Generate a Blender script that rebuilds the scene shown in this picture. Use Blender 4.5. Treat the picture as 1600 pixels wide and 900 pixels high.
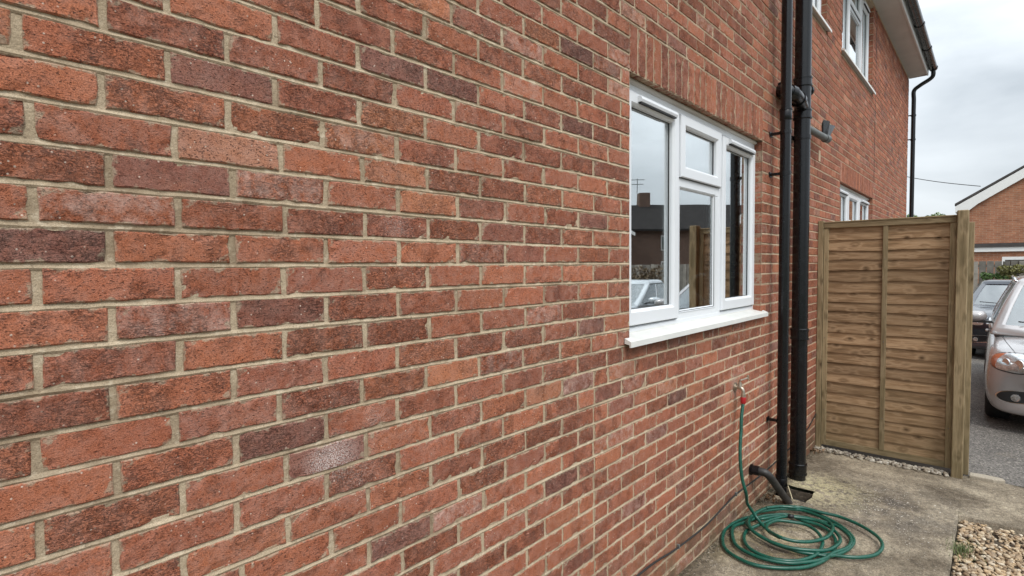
import bpy, bmesh, math, random
import numpy as np
from mathutils import Matrix, Vector
from mathutils.bvhtree import BVHTree
random.seed(7); RNG = np.random.default_rng(7)
for o in list(bpy.data.objects): bpy.data.objects.remove(o)
S = bpy.context.scene; COL = S.collection

# ------------------------------------------------------------------ camera, light, exposure
cam = bpy.data.cameras.new('camera'); co = bpy.data.objects.new('camera', cam); COL.objects.link(co)
cam.lens = 835.3/1600*36; cam.sensor_width = 36; cam.clip_start = .02; cam.clip_end = 2000
CAM = Vector((-.0227, -1.2752, 1.7576))
rt = Vector((.6701, -.7422, -.0081)); up = Vector((.0348, .0205, .9992)); fw = Vector((.7414, .6699, -.0396))
fw.normalize(); rt = (rt - fw*rt.dot(fw)).normalized(); up = rt.cross(fw)
m = Matrix.Identity(4)
for i in range(3): m[i][0], m[i][1], m[i][2], m[i][3] = rt[i], up[i], -fw[i], CAM[i]
co.matrix_world = m; S.camera = co
S.render.engine = 'CYCLES'
S.view_settings.view_transform = 'Standard'; S.view_settings.look = 'None'
S.view_settings.gamma = 1; S.view_settings.exposure = 0.6
SUN_EL, SUN_AZ = math.radians(52), math.radians(-118)      # azimuth of the sun measured from +X towards +Y
W = bpy.data.worlds.new('World'); S.world = W; W.use_nodes = True
nt = W.node_tree; N = nt.nodes; L = nt.links; N.clear()
def nd(t, x, **k):
    n = t.nodes.new(x)
    for a, b in k.items(): setattr(n, a, b)
    return n
out = nd(nt, 'ShaderNodeOutputWorld'); bg = nd(nt, 'ShaderNodeBackground'); bg.inputs[1].default_value = .1
sky = nd(nt, 'ShaderNodeTexSky', sky_type='NISHITA', sun_disc=False, sun_elevation=SUN_EL, sun_rotation=math.pi/2-SUN_AZ)
tc = nd(nt, 'ShaderNodeTexCoord')
mp = nd(nt, 'ShaderNodeMapping'); mp.inputs['Scale'].default_value = (1, 1, 3.2)
L.new(tc.outputs['Generated'], mp.inputs[0])
n1 = nd(nt, 'ShaderNodeTexNoise'); n1.inputs['Scale'].default_value = 2.1; n1.inputs['Detail'].default_value = 6; n1.inputs['Roughness'].default_value = .5; n1.inputs['Distortion'].default_value = .3
L.new(mp.outputs[0], n1.inputs[0])
cr = nd(nt, 'ShaderNodeValToRGB')
cr.color_ramp.elements[0].position = .34; cr.color_ramp.elements[0].color = (.40, .44, .475, 1)
cr.color_ramp.elements[1].position = .66; cr.color_ramp.elements[1].color = (.74, .785, .82, 1)
L.new(n1.outputs[0], cr.inputs[0])
sx = nd(nt, 'ShaderNodeSeparateXYZ'); L.new(tc.outputs['Generated'], sx.inputs[0])
mr = nd(nt, 'ShaderNodeMapRange'); mr.inputs[1].default_value = 0; mr.inputs[2].default_value = 1; mr.inputs[3].default_value = 6.1; mr.inputs[4].default_value = 26
L.new(sx.outputs[2], mr.inputs[0])
vm = nd(nt, 'ShaderNodeVectorMath', operation='SCALE'); L.new(cr.outputs[0], vm.inputs[0]); L.new(mr.outputs[0], vm.inputs[3])
mx = nd(nt, 'ShaderNodeMix', data_type='RGBA'); mx.inputs[0].default_value = .93
L.new(sky.outputs[0], mx.inputs[6]); L.new(vm.outputs[0], mx.inputs[7]); L.new(mx.outputs[2], bg.inputs[0]); L.new(bg.outputs[0], out.inputs[0])
sun = bpy.data.lights.new('sun', 'SUN'); sun.energy = 1.3; sun.angle = math.radians(14); sun.color = (1, .96, .9)
so = bpy.data.objects.new('sun', sun); COL.objects.link(so)
sd = Vector((math.cos(SUN_AZ)*math.cos(SUN_EL), math.sin(SUN_AZ)*math.cos(SUN_EL), math.sin(SUN_EL)))
so.rotation_euler = sd.to_track_quat('Z', 'Y').to_euler(); so.location = sd*40

# ------------------------------------------------------------------ picture helper: a photo pixel to a point on a plane
def ray(x, y): return fw*835.3 + rt*(x-800) - up*(y-450)
def onY(x, y, Y): d = ray(x, y); return CAM + d*((Y-CAM.y)/d.y)
def onZ(x, y, Z): d = ray(x, y); return CAM + d*((Z-CAM.z)/d.z)
def onX(x, y, X): d = ray(x, y); return CAM + d*((X-CAM.x)/d.x)
def gz(X): return -.024*(min(max(X, .8), 5.85)-4.1)        # the path falls gently to the right

# ------------------------------------------------------------------ object helpers
def link(name, me, mat=None, parent=None, kind=None, label=None, cat=None, group=None, loc=None):
    o = bpy.data.objects.new(name, me); COL.objects.link(o)
    if mat is not None and me is not None:
        for q in (mat if isinstance(mat, (list, tuple)) else [mat]): me.materials.append(q)
    if parent: o.parent = parent
    if loc is not None: o.location = loc
    return tag(o, label, cat, group, kind)
def tag(o, label=None, cat=None, group=None, kind=None):
    if label: o['label'] = label
    if cat: o['category'] = cat
    if group: o['group'] = group
    if kind: o['kind'] = kind
    return o
def thing(name, label, cat, loc=(0, 0, 0), group=None, rz=0):
    o = link(name, None, label=label, cat=cat, group=group); o.location = loc; o.rotation_euler.z = rz; return o
class MB:
    def __init__(s): s.v = []; s.f = []; s.m = []; s.t = []; s.e = []; s.ct = (.5, .5, .5, 0)
    def add(s, vs, fs, mi=0):
        b = len(s.v); s.v += [tuple(v) for v in vs]; s.t += [s.ct]*len(vs); s.e += [0.]*len(vs)
        s.f += [tuple(i+b for i in f) for f in fs]; s.m += [mi]*len(fs); return s
    def box(s, x0, x1, y0, y1, z0, z1, mi=0, c=0):
        if c <= 0:
            return s.add([(x, y, z) for z in (z0, z1) for y in (y0, y1) for x in (x0, x1)],
                  [(0, 2, 3, 1), (4, 5, 7, 6), (0, 1, 5, 4), (2, 6, 7, 3), (0, 4, 6, 2), (1, 3, 7, 5)], mi)
        X, Y, Z = (x0, x1), (y0, y1), (z0, z1); vs = []; sg = (1, -1); id = {}
        for i in (0, 1):
            for j in (0, 1):
                for k in (0, 1):
                    p = (X[i], Y[j], Z[k])
                    for ax in range(3):
                        q = [p[a] + (c*sg[(i, j, k)[a]] if a != ax else 0) for a in range(3)]
                        id[i, j, k, ax] = len(vs); vs.append(q)
        F = []
        for ax in range(3):
            a, b = [q for q in range(3) if q != ax]
            for e in (0, 1):
                ks = []
                for (p, q) in ((0, 0), (1, 0), (1, 1), (0, 1)):
                    t = [0, 0, 0]; t[ax] = e; t[a] = p; t[b] = q; ks.append(id[t[0], t[1], t[2], ax])
                fl = (e == 1) ^ (ax == 1)
                F.append(tuple(ks) if fl else tuple(ks[::-1]))
        for ax in range(3):
            a, b = [q for q in range(3) if q != ax]
            for p in (0, 1):
                for q in (0, 1):
                    t0 = [0, 0, 0]; t0[a] = p; t0[b] = q; t1 = list(t0); t1[ax] = 1
                    F.append((id[(*t0, a)], id[(*t1, a)], id[(*t1, b)], id[(*t0, b)]))
        for i in (0, 1):
            for j in (0, 1):
                for k in (0, 1): F.append((id[i, j, k, 0], id[i, j, k, 1], id[i, j, k, 2]))
        return s.add(vs, F, mi)
    def tube(s, pts, r, n=10, mi=0, cap=True):
        pts = [Vector(p) for p in pts]; rr = r if isinstance(r, (list, tuple)) else [r]*len(pts)
        vs = []; fs = []; ref = None
        for i, p in enumerate(pts):
            t = (pts[min(i+1, len(pts)-1)] - pts[max(i-1, 0)]).normalized()
            if ref is None: ref = t.orthogonal().normalized()
            ref = (ref - t*ref.dot(t)).normalized(); b = t.cross(ref)
            for k in range(n):
                a = 2*math.pi*k/n; vs.append(p + (ref*math.cos(a) + b*math.sin(a))*rr[i])
        for i in range(len(pts)-1):
            for k in range(n): fs.append((i*n+k, i*n+(k+1) % n, (i+1)*n+(k+1) % n, (i+1)*n+k))
        if cap: fs.append(tuple(range(n))[::-1]); fs.append(tuple((len(pts)-1)*n+k for k in range(n)))
        return s.add(vs, fs, mi)
    def prism(s, prof, a, b, axis='x', mi=0):
        n = len(prof); put = (lambda t, p: (t, p[0], p[1])) if axis == 'x' else ((lambda t, p: (p[0], t, p[1])) if axis == 'y' else (lambda t, p: (p[0], p[1], t)))
        vs = [put(a, p) for p in prof] + [put(b, p) for p in prof]
        fs = [(i, (i+1) % n, n+(i+1) % n, n+i) for i in range(n)] + [tuple(range(n))[::-1], tuple(range(n, 2*n))]
        return s.add(vs, fs, mi)
    def me(s, name='m', smooth=False, tint=False, fix=True):
        me = bpy.data.meshes.new(name); me.from_pydata(s.v, [], s.f)
        me.polygons.foreach_set('material_index', s.m)
        if tint:
            a = me.attributes.new('tint', 'FLOAT_COLOR', 'POINT'); a.data.foreach_set('color', np.array(s.t, dtype=np.float32).ravel())
            a = me.attributes.new('rim', 'FLOAT', 'POINT'); a.data.foreach_set('value', np.array(s.e, dtype=np.float32))
        if fix:
            bm = bmesh.new(); bm.from_mesh(me); bmesh.ops.recalc_face_normals(bm, faces=bm.faces); bm.to_mesh(me); bm.free()
        if smooth: me.shade_smooth()
        me.update(); return me
    def build(s, name, mat, parent=None, smooth=False, tint=False, fix=True, **k):
        return link(name, s.me(name, smooth, tint, fix), mat, parent, **k)
def smooth_angle(o, deg=35):
    o.data.shade_smooth(); o.data.set_sharp_from_angle(angle=math.radians(deg)); return o

# ------------------------------------------------------------------ materials
def mat(name):
    M = bpy.data.materials.new(name); M.use_nodes = True; t = M.node_tree
    return M, t, t.nodes['Principled BSDF']
class G:
    """tiny node-graph helper"""
    def __init__(s, t): s.t = t; s.l = t.links
    def n(s, ty, **k): return nd(s.t, ty, **k)
    def put(s, sock, v):
        if hasattr(v, 'is_output') or isinstance(v, bpy.types.NodeSocket): s.l.new(v, sock)
        elif v is not None: sock.default_value = v
    def pos(s): return s.n('ShaderNodeNewGeometry').outputs['Position']
    def obj(s): return s.n('ShaderNodeTexCoord').outputs['Object']
    def map(s, v, sc=(1, 1, 1), loc=(0, 0, 0), rot=(0, 0, 0)):
        m = s.n('ShaderNodeMapping'); s.put(m.inputs[0], v); m.inputs['Scale'].default_value = sc; m.inputs['Location'].default_value = loc; m.inputs['Rotation'].default_value = rot; return m.outputs[0]
    def noise(s, v, sc, det=4, ro=.55, dis=0):
        m = s.n('ShaderNodeTexNoise'); s.put(m.inputs['Vector'], v); m.inputs['Scale'].default_value = sc; m.inputs['Detail'].default_value = det; m.inputs['Roughness'].default_value = ro; m.inputs['Distortion'].default_value = dis; return m.outputs[0]
    def voro(s, v, sc, out='Distance', feat='F1', rnd=1):
        m = s.n('ShaderNodeTexVoronoi', feature=feat); s.put(m.inputs['Vector'], v); m.inputs['Scale'].default_value = sc; m.inputs['Randomness'].default_value = rnd; return m.outputs[out]
    def ramp(s, v, *st, interp='LINEAR'):
        m = s.n('ShaderNodeValToRGB'); e = m.color_ramp.elements; m.color_ramp.interpolation = interp
        while len(e) < len(st): e.new(.5)
        for i, (p, c) in enumerate(st):
            e[i].position = p; e[i].color = (c, c, c, 1) if not isinstance(c, tuple) else (*c, 1)
        s.put(m.inputs[0], v); return m.outputs[0]
    def rng(s, v, a, b, c=0, d=1):
        m = s.n('ShaderNodeMapRange'); s.put(m.inputs[0], v); m.inputs[1].default_value = a; m.inputs[2].default_value = b; s.put(m.inputs[3], c); s.put(m.inputs[4], d); return m.outputs[0]
    def mix(s, f, a, b, mode='MIX'):
        m = s.n('ShaderNodeMix', data_type='RGBA', blend_type=mode); s.put(m.inputs[0], f)
        for i, v in ((6, a), (7, b)): s.put(m.inputs[i], (*v, 1) if isinstance(v, tuple) and len(v) == 3 else v)
        return m.outputs[2]
    def m(s, op, a, b=0, c=None):
        m = s.n('ShaderNodeMath', operation=op); s.put(m.inputs[0], a); s.put(m.inputs[1], b)
        if c is not None: s.put(m.inputs[2], c)
        return m.outputs[0]
    def vadd(s, a, b):
        m = s.n('ShaderNodeVectorMath', operation='ADD'); s.put(m.inputs[0], a); s.put(m.inputs[1], b); return m.outputs[0]
    def vscale(s, a, b):
        m = s.n('ShaderNodeVectorMath', operation='SCALE'); s.put(m.inputs[0], a); s.put(m.inputs[3], b); return m.outputs[0]
    def dist(s, a, p):
        m = s.n('ShaderNodeVectorMath', operation='DISTANCE'); s.put(m.inputs[0], a); m.inputs[1].default_value = p; return m.outputs['Value']
    def xyz(s, v): return s.n('ShaderNodeSeparateXYZ') if v is None else s._x(v)
    def _x(s, v): m = s.n('ShaderNodeSeparateXYZ'); s.put(m.inputs[0], v); return m.outputs
    def bump(s, h, st, d, nrm=None):
        m = s.n('ShaderNodeBump'); m.inputs['Strength'].default_value = st; m.inputs['Distance'].default_value = d; s.put(m.inputs['Height'], h)
        if nrm is not None: s.put(m.inputs['Normal'], nrm)
        return m.outputs[0]
def simple(name, col, rough=.5, metal=0, var=.12, scale=8, bump=0, bscale=60, coat=0, spec=None, obj=True, rv=1):
    M, t, b = mat(name); g = G(t); p = g.obj() if obj else g.pos()
    f = g.noise(p, scale, 5, .6)
    lo = tuple(c*(1-var) for c in col); hi = tuple(min(1, c*(1+var)) for c in col)
    g.put(b.inputs['Base Color'], g.ramp(f, (.3, lo), (.7, hi)))
    g.put(b.inputs['Roughness'], g.rng(g.noise(p, scale*3, 3), .3, .7, max(.02, rough-.06*rv), min(1, rough+.08*rv)))
    b.inputs['Metallic'].default_value = metal; b.inputs['Coat Weight'].default_value = coat
    if spec is not None: b.inputs['Specular IOR Level'].default_value = spec
    if bump: g.put(b.inputs['Normal'], g.bump(g.noise(p, bscale, 4), .5, bump))
    return M

def stains(g, P, c):
    x, y, z = g._x(P)
    ax = g.m('ABSOLUTE', g.m('SUBTRACT', x, 3.605)); dn = g.noise(g.map(P, (1, 1, .25)), 60, 3)
    k = g.m('MULTIPLY', g.rng(ax, .0, .035, 1, 0), g.m('MULTIPLY', g.rng(z, .45, .93, .15, .8), g.rng(z, .93, .96, 1, 0)))
    c = g.mix(g.m('MULTIPLY', k, g.rng(dn, .35, .6, .2, 1)), c, (.10, .075, .055))
    c = g.mix(g.m('MULTIPLY', g.rng(g.dist(P, (3.60, 0, .95)), .03, .085, .65, 0), g.rng(g.noise(P, 40, 4), .3, .7, .3, 1)), c, (.42, .37, .31))
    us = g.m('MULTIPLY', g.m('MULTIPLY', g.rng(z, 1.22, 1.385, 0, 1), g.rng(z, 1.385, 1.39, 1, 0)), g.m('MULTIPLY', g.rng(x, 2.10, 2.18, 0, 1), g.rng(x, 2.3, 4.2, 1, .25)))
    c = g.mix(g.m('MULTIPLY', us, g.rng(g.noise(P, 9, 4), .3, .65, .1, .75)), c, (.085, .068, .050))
    dr = g.m('MULTIPLY', g.ramp(g.noise(g.map(P, (1, 1, .22)), 42, 4, .6), (.62, 0.), (.68, 1.)), g.m('MULTIPLY', g.rng(z, 1.0, 1.35, 0, .55), g.m('MULTIPLY', g.rng(z, 1.38, 1.385, 1, 0), g.m('MULTIPLY', g.rng(x, 2.4, 2.9, 0, 1), g.rng(x, 4.1, 4.3, 1, 0)))))
    return g.mix(dr, c, (.62, .55, .48))
def brick_mat():
    M, t, b = mat('brick'); g = G(t); P = g.pos()
    at = g.n('ShaderNodeAttribute', attribute_name='tint'); c = g.n('ShaderNodeSeparateColor'); g.l.new(at.outputs['Color'], c.inputs[0])
    r, d, sd_, al = c.outputs[0], c.outputs[1], c.outputs[2], at.outputs['Alpha']
    cm = g.n('ShaderNodeCombineXYZ'); g.put(cm.inputs[0], sd_); g.put(cm.inputs[1], r); g.put(cm.inputs[2], d)
    Q = g.vadd(P, g.vscale(cm.outputs[0], 23.0))
    base = g.ramp(r, (0, (.215, .098, .075)), (.2, (.280, .103, .066)), (.45, (.345, .117, .064)), (.7, (.392, .140, .073)), (.88, (.45, .178, .092)), (1, (.45, .22, .145)))
    base = g.mix(1.0, base, g.rng(d, 0, 1, .86, 1.14), 'MULTIPLY')
    # soft clouds of colour inside each brick
    base = g.mix(g.ramp(g.noise(Q, 11, 4, .6), (.42, 0.), (.72, .75)), base, g.mix(1., base, (.80, .74, .76), 'MULTIPLY'))
    base = g.mix(g.ramp(g.noise(g.vadd(Q, (5, 3, 1)), 19, 5, .65), (.5, 0.), (.75, .5)), base, (.40, .165, .10))
    # sandy mottling
    mot = g.noise(Q, 420, 3, .7)
    base = g.mix(1., base, g.rng(mot, .3, .7, .52, 1.55), 'MULTIPLY')
    # drag-face creases
    S1 = g.map(Q, (1, 1, 2.3)); cre = g.noise(S1, 62, 5, .62, 1.1)
    crk = g.ramp(cre, (.47, 0.), (.50, 1.), (.53, 0.))
    rough_ = g.m('FRACT', g.m('MULTIPLY', sd_, 7.31)); pity = g.m('FRACT', g.m('MULTIPLY', sd_, 13.7))
    crm = g.ramp(g.m('ADD', g.noise(g.vadd(Q, (9, 2, 4)), 14, 3), g.rng(rough_, 0, 1, -.16, .14)), (.46, 0.), (.62, 1.))
    curl = g.noise(g.map(Q, (1, 1, 1.6)), 24, 3, .55, 1.6); cl = g.m('MULTIPLY', g.ramp(curl, (.485, 0.), (.50, 1.), (.515, 0.)), g.rng(rough_, .55, .8, 0, 1))
    crk = g.m('MAXIMUM', g.m('MULTIPLY', crk, crm), g.m('MULTIPLY', cl, .8))
    # pits
    pv = g.voro(g.map(Q, (1, 1, 1.9)), 95); pm = g.noise(g.vadd(Q, (1, 7, 7)), 60, 2)
    pit = g.m('MULTIPLY', g.ramp(pv, (.10, 1.), (.22, 0.)), g.ramp(pm, (.52, 0.), (.60, 1.)))
    pit2 = g.ramp(g.noise(g.map(Q, (1, 1, 1.7)), 170, 2, .5, .3), (.61, 0.), (.67, 1.)); pit2 = g.m('MULTIPLY', pit2, g.rng(pity, 0, 1, .45, 1.))
    base = g.mix(g.m('MULTIPLY', crk, .80), base, (.055, .026, .022))
    base = g.mix(g.m('MULTIPLY', g.m('MAXIMUM', pit, g.m('MULTIPLY', pit2, .75)), .85), base, (.045, .022, .018))
    # pale grit
    wv = g.voro(g.vadd(Q, (3, 3, 9)), 70); wm = g.noise(g.vadd(Q, (4, 4, 4)), 24, 2)
    sp = g.m('MULTIPLY', g.ramp(wv, (.09, 1.), (.16, 0.)), g.ramp(wm, (.50, 0.), (.57, 1.)))
    base = g.mix(g.m('MULTIPLY', sp, .9), base, (.70, .56, .46))
    # lime bloom, mostly on the bricks flagged for it
    ef = g.m('MULTIPLY', g.ramp(g.noise(g.vadd(Q, (2, 8, 8)), 30, 6, .75), (.40, 0.), (.74, 1.)), g.rng(al, 0, 1, .16, 1.0))
    base = g.mix(ef, base, (.60, .43, .37))
    # the paint-white splash
    for (pt, rad, amt) in ((onY(525, 712, 0), .075, 1.), (onY(500, 722, 0), .055, .8), (onY(590, 655, 0), .06, .35), (onY(560, 745, 0), .09, .30), (onY(620, 352, 0), .07, .35)):
        k = g.m('MULTIPLY', g.rng(g.dist(P, pt), rad*.1, rad, amt, 0), g.ramp(g.noise(P, 330, 3, .75), (.47, 0.), (.58, 1.)))
        base = g.mix(k, base, (.74, .66, .62))
    # soil splash along the foot, damp under the sill
    z = g._x(P)[2]
    dm = g.m('MULTIPLY', g.rng(z, .0, .48, .95, 0), g.rng(g.noise(P, 7, 6, .65), .36, .62, .30, 1))
    base = g.mix(dm, base, (.140, .112, .068))
    rim = g.n('ShaderNodeAttribute', attribute_name='rim').outputs['Fac']
    sm_ = g.ramp(g.m('ADD', g.m('MULTIPLY', rim, .42), g.noise(g.vadd(P, (6, 1, 2)), 34, 5, .65)), (.86, 0.), (.95, 1.))
    base = g.mix(g.m('MULTIPLY', sm_, .72), base, (.42, .335, .24))
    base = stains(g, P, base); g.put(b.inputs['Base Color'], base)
    b.inputs['Roughness'].default_value = .93; b.inputs['Specular IOR Level'].default_value = .18
    h = g.m('ADD', g.m('MULTIPLY', cre, g.rng(crm, 0, 1, .35, 1.)), g.m('MULTIPLY', mot, .40))
    h = g.m('SUBTRACT', h, g.m('MULTIPLY', g.m('MAXIMUM', pit, g.m('MULTIPLY', pit2, .6)), .75))
    h = g.m('SUBTRACT', h, g.m('MULTIPLY', crk, .35))
    g.put(b.inputs['Normal'], g.bump(h, 1.0, .0062)); return M
def mortar_mat():
    M, t, b = mat('mortar'); g = G(t); P = g.pos()
    c = g.ramp(g.noise(P, 9, 5, .6), (.3, (.37, .288, .192)), (.7, (.54, .435, .308)))
    c = g.mix(1., c, g.rng(g.noise(P, 500, 3, .7), .3, .7, .70, 1.28), 'MULTIPLY')
    c = g.mix(g.ramp(g.noise(P, 120, 3, .6), (.62, 0.), (.70, .7)), c, (.17, .13, .09))
    x, y, z = g._x(P)[0], g._x(P)[1], g._x(P)[2]
    c = g.mix(g.ramp(g.noise(g.vadd(P, (3, 3, 3)), 4.5, 6, .7), (.46, 0.), (.66, .8)), c, (.215, .155, .10))
    c = g.mix(g.ramp(g.noise(g.vadd(P, (8, 3, 3)), 26, 4, .7), (.54, 0.), (.66, .65)), c, (.60, .51, .38))
    c = g.mix(g.rng(x, 1.6, 3.4, 0, .5), c, (.56, .41, .29))
    dm = g.m('MULTIPLY', g.rng(z, .0, .48, .9, 0), g.rng(g.noise(P, 7, 6, .65), .36, .62, .30, 1))
    c = g.mix(dm, c, (.16, .13, .08))
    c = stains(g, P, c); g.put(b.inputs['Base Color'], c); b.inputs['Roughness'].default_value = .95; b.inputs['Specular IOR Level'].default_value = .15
    h = g.m('ADD', g.noise(P, 160, 5, .7), g.m('MULTIPLY', g.noise(P, 38, 3), .8))
    g.put(b.inputs['Normal'], g.bump(h, .9, .0035)); return M
def wood_mat(name, a, bcol, axis, green=.2, seed=0.):
    M, t, b = mat(name); g = G(t)
    oi = g.n('ShaderNodeObjectInfo'); P = g.vadd(g.pos(), g.vscale(oi.outputs['Location'], 1.0))
    rv = g.n('ShaderNodeCombineXYZ'); g.put(rv.inputs[0], g.m('MULTIPLY', oi.outputs['Random'], 31.)); g.put(rv.inputs[1], g.m('MULTIPLY', oi.outputs['Random'], 17.)); g.put(rv.inputs[2], seed)
    Q = g.vadd(P, rv.outputs[0])
    sc = {'y': (1, .10, 1), 'z': (1, 1, .08), 'x': (.1, 1, 1)}[axis]
    kn_sc = {'y': (.6, .8, 1.15), 'z': (1, 1, .6), 'x': (.6, 1, 1)}[axis]
    kd = g.voro(g.map(Q, kn_sc), 8.5)
    knot = g.m('MULTIPLY', g.ramp(kd, (.06, 1.), (.13, .35), (.22, 0.)), g.ramp(g.noise(g.vadd(Q, (7, 7, 7)), 5, 2), (.46, 0.), (.54, 1.)))
    Qd = g.vadd(g.map(Q, sc), g.vscale(rv.outputs[0], 0))
    wv = g.m('ADD', g.noise(Qd, 34, 5, .6, .5), g.m('MULTIPLY', g.ramp(kd, (.0, .35), (.4, 0.)), 1.))
    fine = g.noise(g.map(Q, tuple(q*(.25 if q < 1 else 1) for q in sc)), 230, 3, .6)
    c = g.ramp(wv, (.30, tuple(q*.66 for q in a)), (.44, a), (.58, bcol), (.76, tuple(q*.80 for q in a)), (.95, bcol))
    c = g.mix(1., c, g.rng(fine, .3, .7, .80, 1.18), 'MULTIPLY')
    c = g.mix(1., c, g.rng(oi.outputs['Random'], 0, 1, .74, 1.20), 'MULTIPLY')
    c = g.mix(g.ramp(g.noise(P, 2.6, 4, .6), (.45, 0.), (.75, green)), c, (.135, .115, .055))
    z = g._x(g.pos())[2]
    c = g.mix(g.m('MULTIPLY', g.rng(z, .0, .75, .55, 0), g.rng(g.noise(P, 5, 4), .3, .7, .4, 1)), c, (.105, .088, .042))
    c = g.mix(g.m('MULTIPLY', knot, .80), c, (.055, .030, .014))
    g.put(b.inputs['Base Color'], c); b.inputs['Roughness'].default_value = .82; b.inputs['Specular IOR Level'].default_value = .2
    h = g.m('SUBTRACT', g.m('ADD', fine, wv), knot)
    g.put(b.inputs['Normal'], g.bump(h, .6, .0016)); return M
def concrete_mat():
    M, t, b = mat('concrete'); g = G(t); P = g.pos()
    c = g.ramp(g.noise(P, 2.3, 6, .62, .4), (.34, (.125, .100, .072)), (.50, (.250, .208, .152)), (.66, (.40, .340, .250)))
    # worn patch where the aggregate shows, lighter laitance near the drain and the wall
    worn = g.m('MULTIPLY', g.rng(g.dist(P, (4.62, -.72, 0)), .18, .75, 1, 0), g.ramp(g.noise(P, 5, 5, .7), (.36, 0.), (.60, 1.)))
    c = g.mix(g.m('MULTIPLY', worn, .75), c, (.105, .093, .082))
    moss = g.m('MULTIPLY', g.rng(g.dist(P, (3.55, -.12, 0)), .1, .62, 1, 0), g.ramp(g.noise(P, 6.5, 5, .65), (.44, 0.), (.62, 1.)))
    c = g.mix(g.m('MULTIPLY', moss, .55), c, (.42, .34, .16))
    lai = g.m('MULTIPLY', g.rng(g.dist(P, (4.66, -.22, 0)), .08, .50, 1, 0), g.ramp(g.noise(P, 15, 6, .75), (.42, 0.), (.52, 1.)))
    c = g.mix(g.m('MULTIPLY', lai, .72), c, (.52, .46, .27))
    ydirt = g.m('MULTIPLY', g.rng(g._x(P)[1], -.16, -.01, 0, .85), g.ramp(g.noise(P, 13, 5, .7), (.34, 0.), (.56, 1.)))
    c = g.mix(ydirt, c, (.085, .062, .040))
    f = g.noise(P, 130, 4, .75); c = g.mix(1., c, g.rng(f, .3, .7, .45, 1.6), 'MULTIPLY'); c = g.mix(1., c, g.rng(g.noise(P, 30, 6, .75), .35, .65, .66, 1.32), 'MULTIPLY')
    v = g.voro(P, 52, 'Color'); vs = g.n('ShaderNodeSeparateColor'); g.put(vs.inputs[0], v)
    dd = g.voro(P, 52)
    st = g.m('MULTIPLY', g.ramp(dd, (.16, 1.), (.26, 0.)), g.ramp(vs.outputs[0], (.66, 0.), (.72, 1.)))
    c = g.mix(g.m('MULTIPLY', st, g.rng(worn, 0, 1, .62, 1.)), c, (.56, .50, .43))
    st2 = g.m('MULTIPLY', g.ramp(g.voro(g.vadd(P, (4, 4, 4)), 60), (.12, 1.), (.24, 0.)), g.ramp(g.noise(P, 16, 3), (.5, 0.), (.6, 1.)))
    c = g.mix(g.m('MULTIPLY', st2, .65), c, (.055, .045, .036))
    g.put(b.inputs['Base Color'], c); b.inputs['Roughness'].default_value = .93; b.inputs['Specular IOR Level'].default_value = .2
    h = g.m('ADD', g.m('ADD', g.noise(P, 55, 6, .7), g.m('MULTIPLY', g.noise(P, 9, 4), 1.6)), g.m('MULTIPLY', st, .4))
    g.put(b.inputs['Normal'], g.bump(h, 1., .013)); return M
def tarmac_mat():
    M, t, b = mat('tarmac'); g = G(t); P = g.pos()
    c = g.ramp(g.noise(P, .9, 6, .6, .3), (.3, (.085, .078, .070)), (.7, (.150, .137, .122)))
    v = g.voro(P, 95, 'Color'); vs = g.n('ShaderNodeSeparateColor'); g.put(vs.inputs[0], v)
    c = g.mix(1., c, g.rng(vs.outputs[0], 0, 1, .45, 1.65), 'MULTIPLY')
    c = g.mix(g.ramp(vs.outputs[1], (.93, 0.), (.96, .7)), c, (.42, .38, .33))
    c = g.mix(g.ramp(g.noise(P, 3.2, 5, .7), (.60, 0.), (.75, .5)), c, (.25, .21, .165))
    g.put(b.inputs['Base Color'], c); b.inputs['Roughness'].default_value = .9
    g.put(b.inputs['Normal'], g.bump(g.m('ADD', g.voro(P, 95), g.noise(P, 9, 4)), .8, .006)); return M
def stone_mat(name, cols):
    M, t, b = mat(name); g = G(t); P = g.pos()
    i = g.n('ShaderNodeNewGeometry').outputs['Random Per Island']
    c = g.ramp(i, *[(k/(len(cols)-1), q) for k, q in enumerate(cols)])
    c = g.mix(1., c, g.rng(g.noise(P, 90, 4, .6), .3, .7, .75, 1.25), 'MULTIPLY')
    g.put(b.inputs['Base Color'], c); b.inputs['Roughness'].default_value = .8
    g.put(b.inputs['Normal'], g.bump(g.noise(P, 150, 4), .5, .002)); return M
def leaf_mat(name, a, bc):
    M, t, b = mat(name); g = G(t)
    i = g.n('ShaderNodeNewGeometry').outputs['Random Per Island']
    g.put(b.inputs['Base Color'], g.ramp(i, (0, a), (.6, bc), (1, tuple(min(1, q*1.5) for q in bc)))); b.inputs['Roughness'].default_value = .6
    try: b.inputs['Transmission Weight'].default_value = 0
    except Exception: pass
    return M
def glass_mat(name, fac, tint=(.86, .90, .90)):
    M = bpy.data.materials.new(name); M.use_nodes = True; t = M.node_tree; t.nodes.clear(); g = G(t)
    o = g.n('ShaderNodeOutputMaterial'); gl = g.n('ShaderNodeBsdfGlossy'); gl.inputs['Roughness'].default_value = .004; gl.inputs['Color'].default_value = (.93, .96, .97, 1)
    tr = g.n('ShaderNodeBsdfTransparent'); tr.inputs['Color'].default_value = (*tint, 1)
    lw = g.n('ShaderNodeLayerWeight'); lw.inputs['Blend'].default_value = fac
    wob = g.bump(g.noise(g.obj(), 1.7, 1, .4), .12, .010); g.put(gl.inputs['Normal'], wob)
    mxs = g.n('ShaderNodeMixShader'); f = g.rng(lw.outputs['Facing'], 0, 1, .10, .86)
    g.put(mxs.inputs[0], f); g.put(mxs.inputs[1], tr.outputs[0]); g.put(mxs.inputs[2], gl.outputs[0]); g.put(o.inputs[0], mxs.outputs[0]); return M
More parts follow.
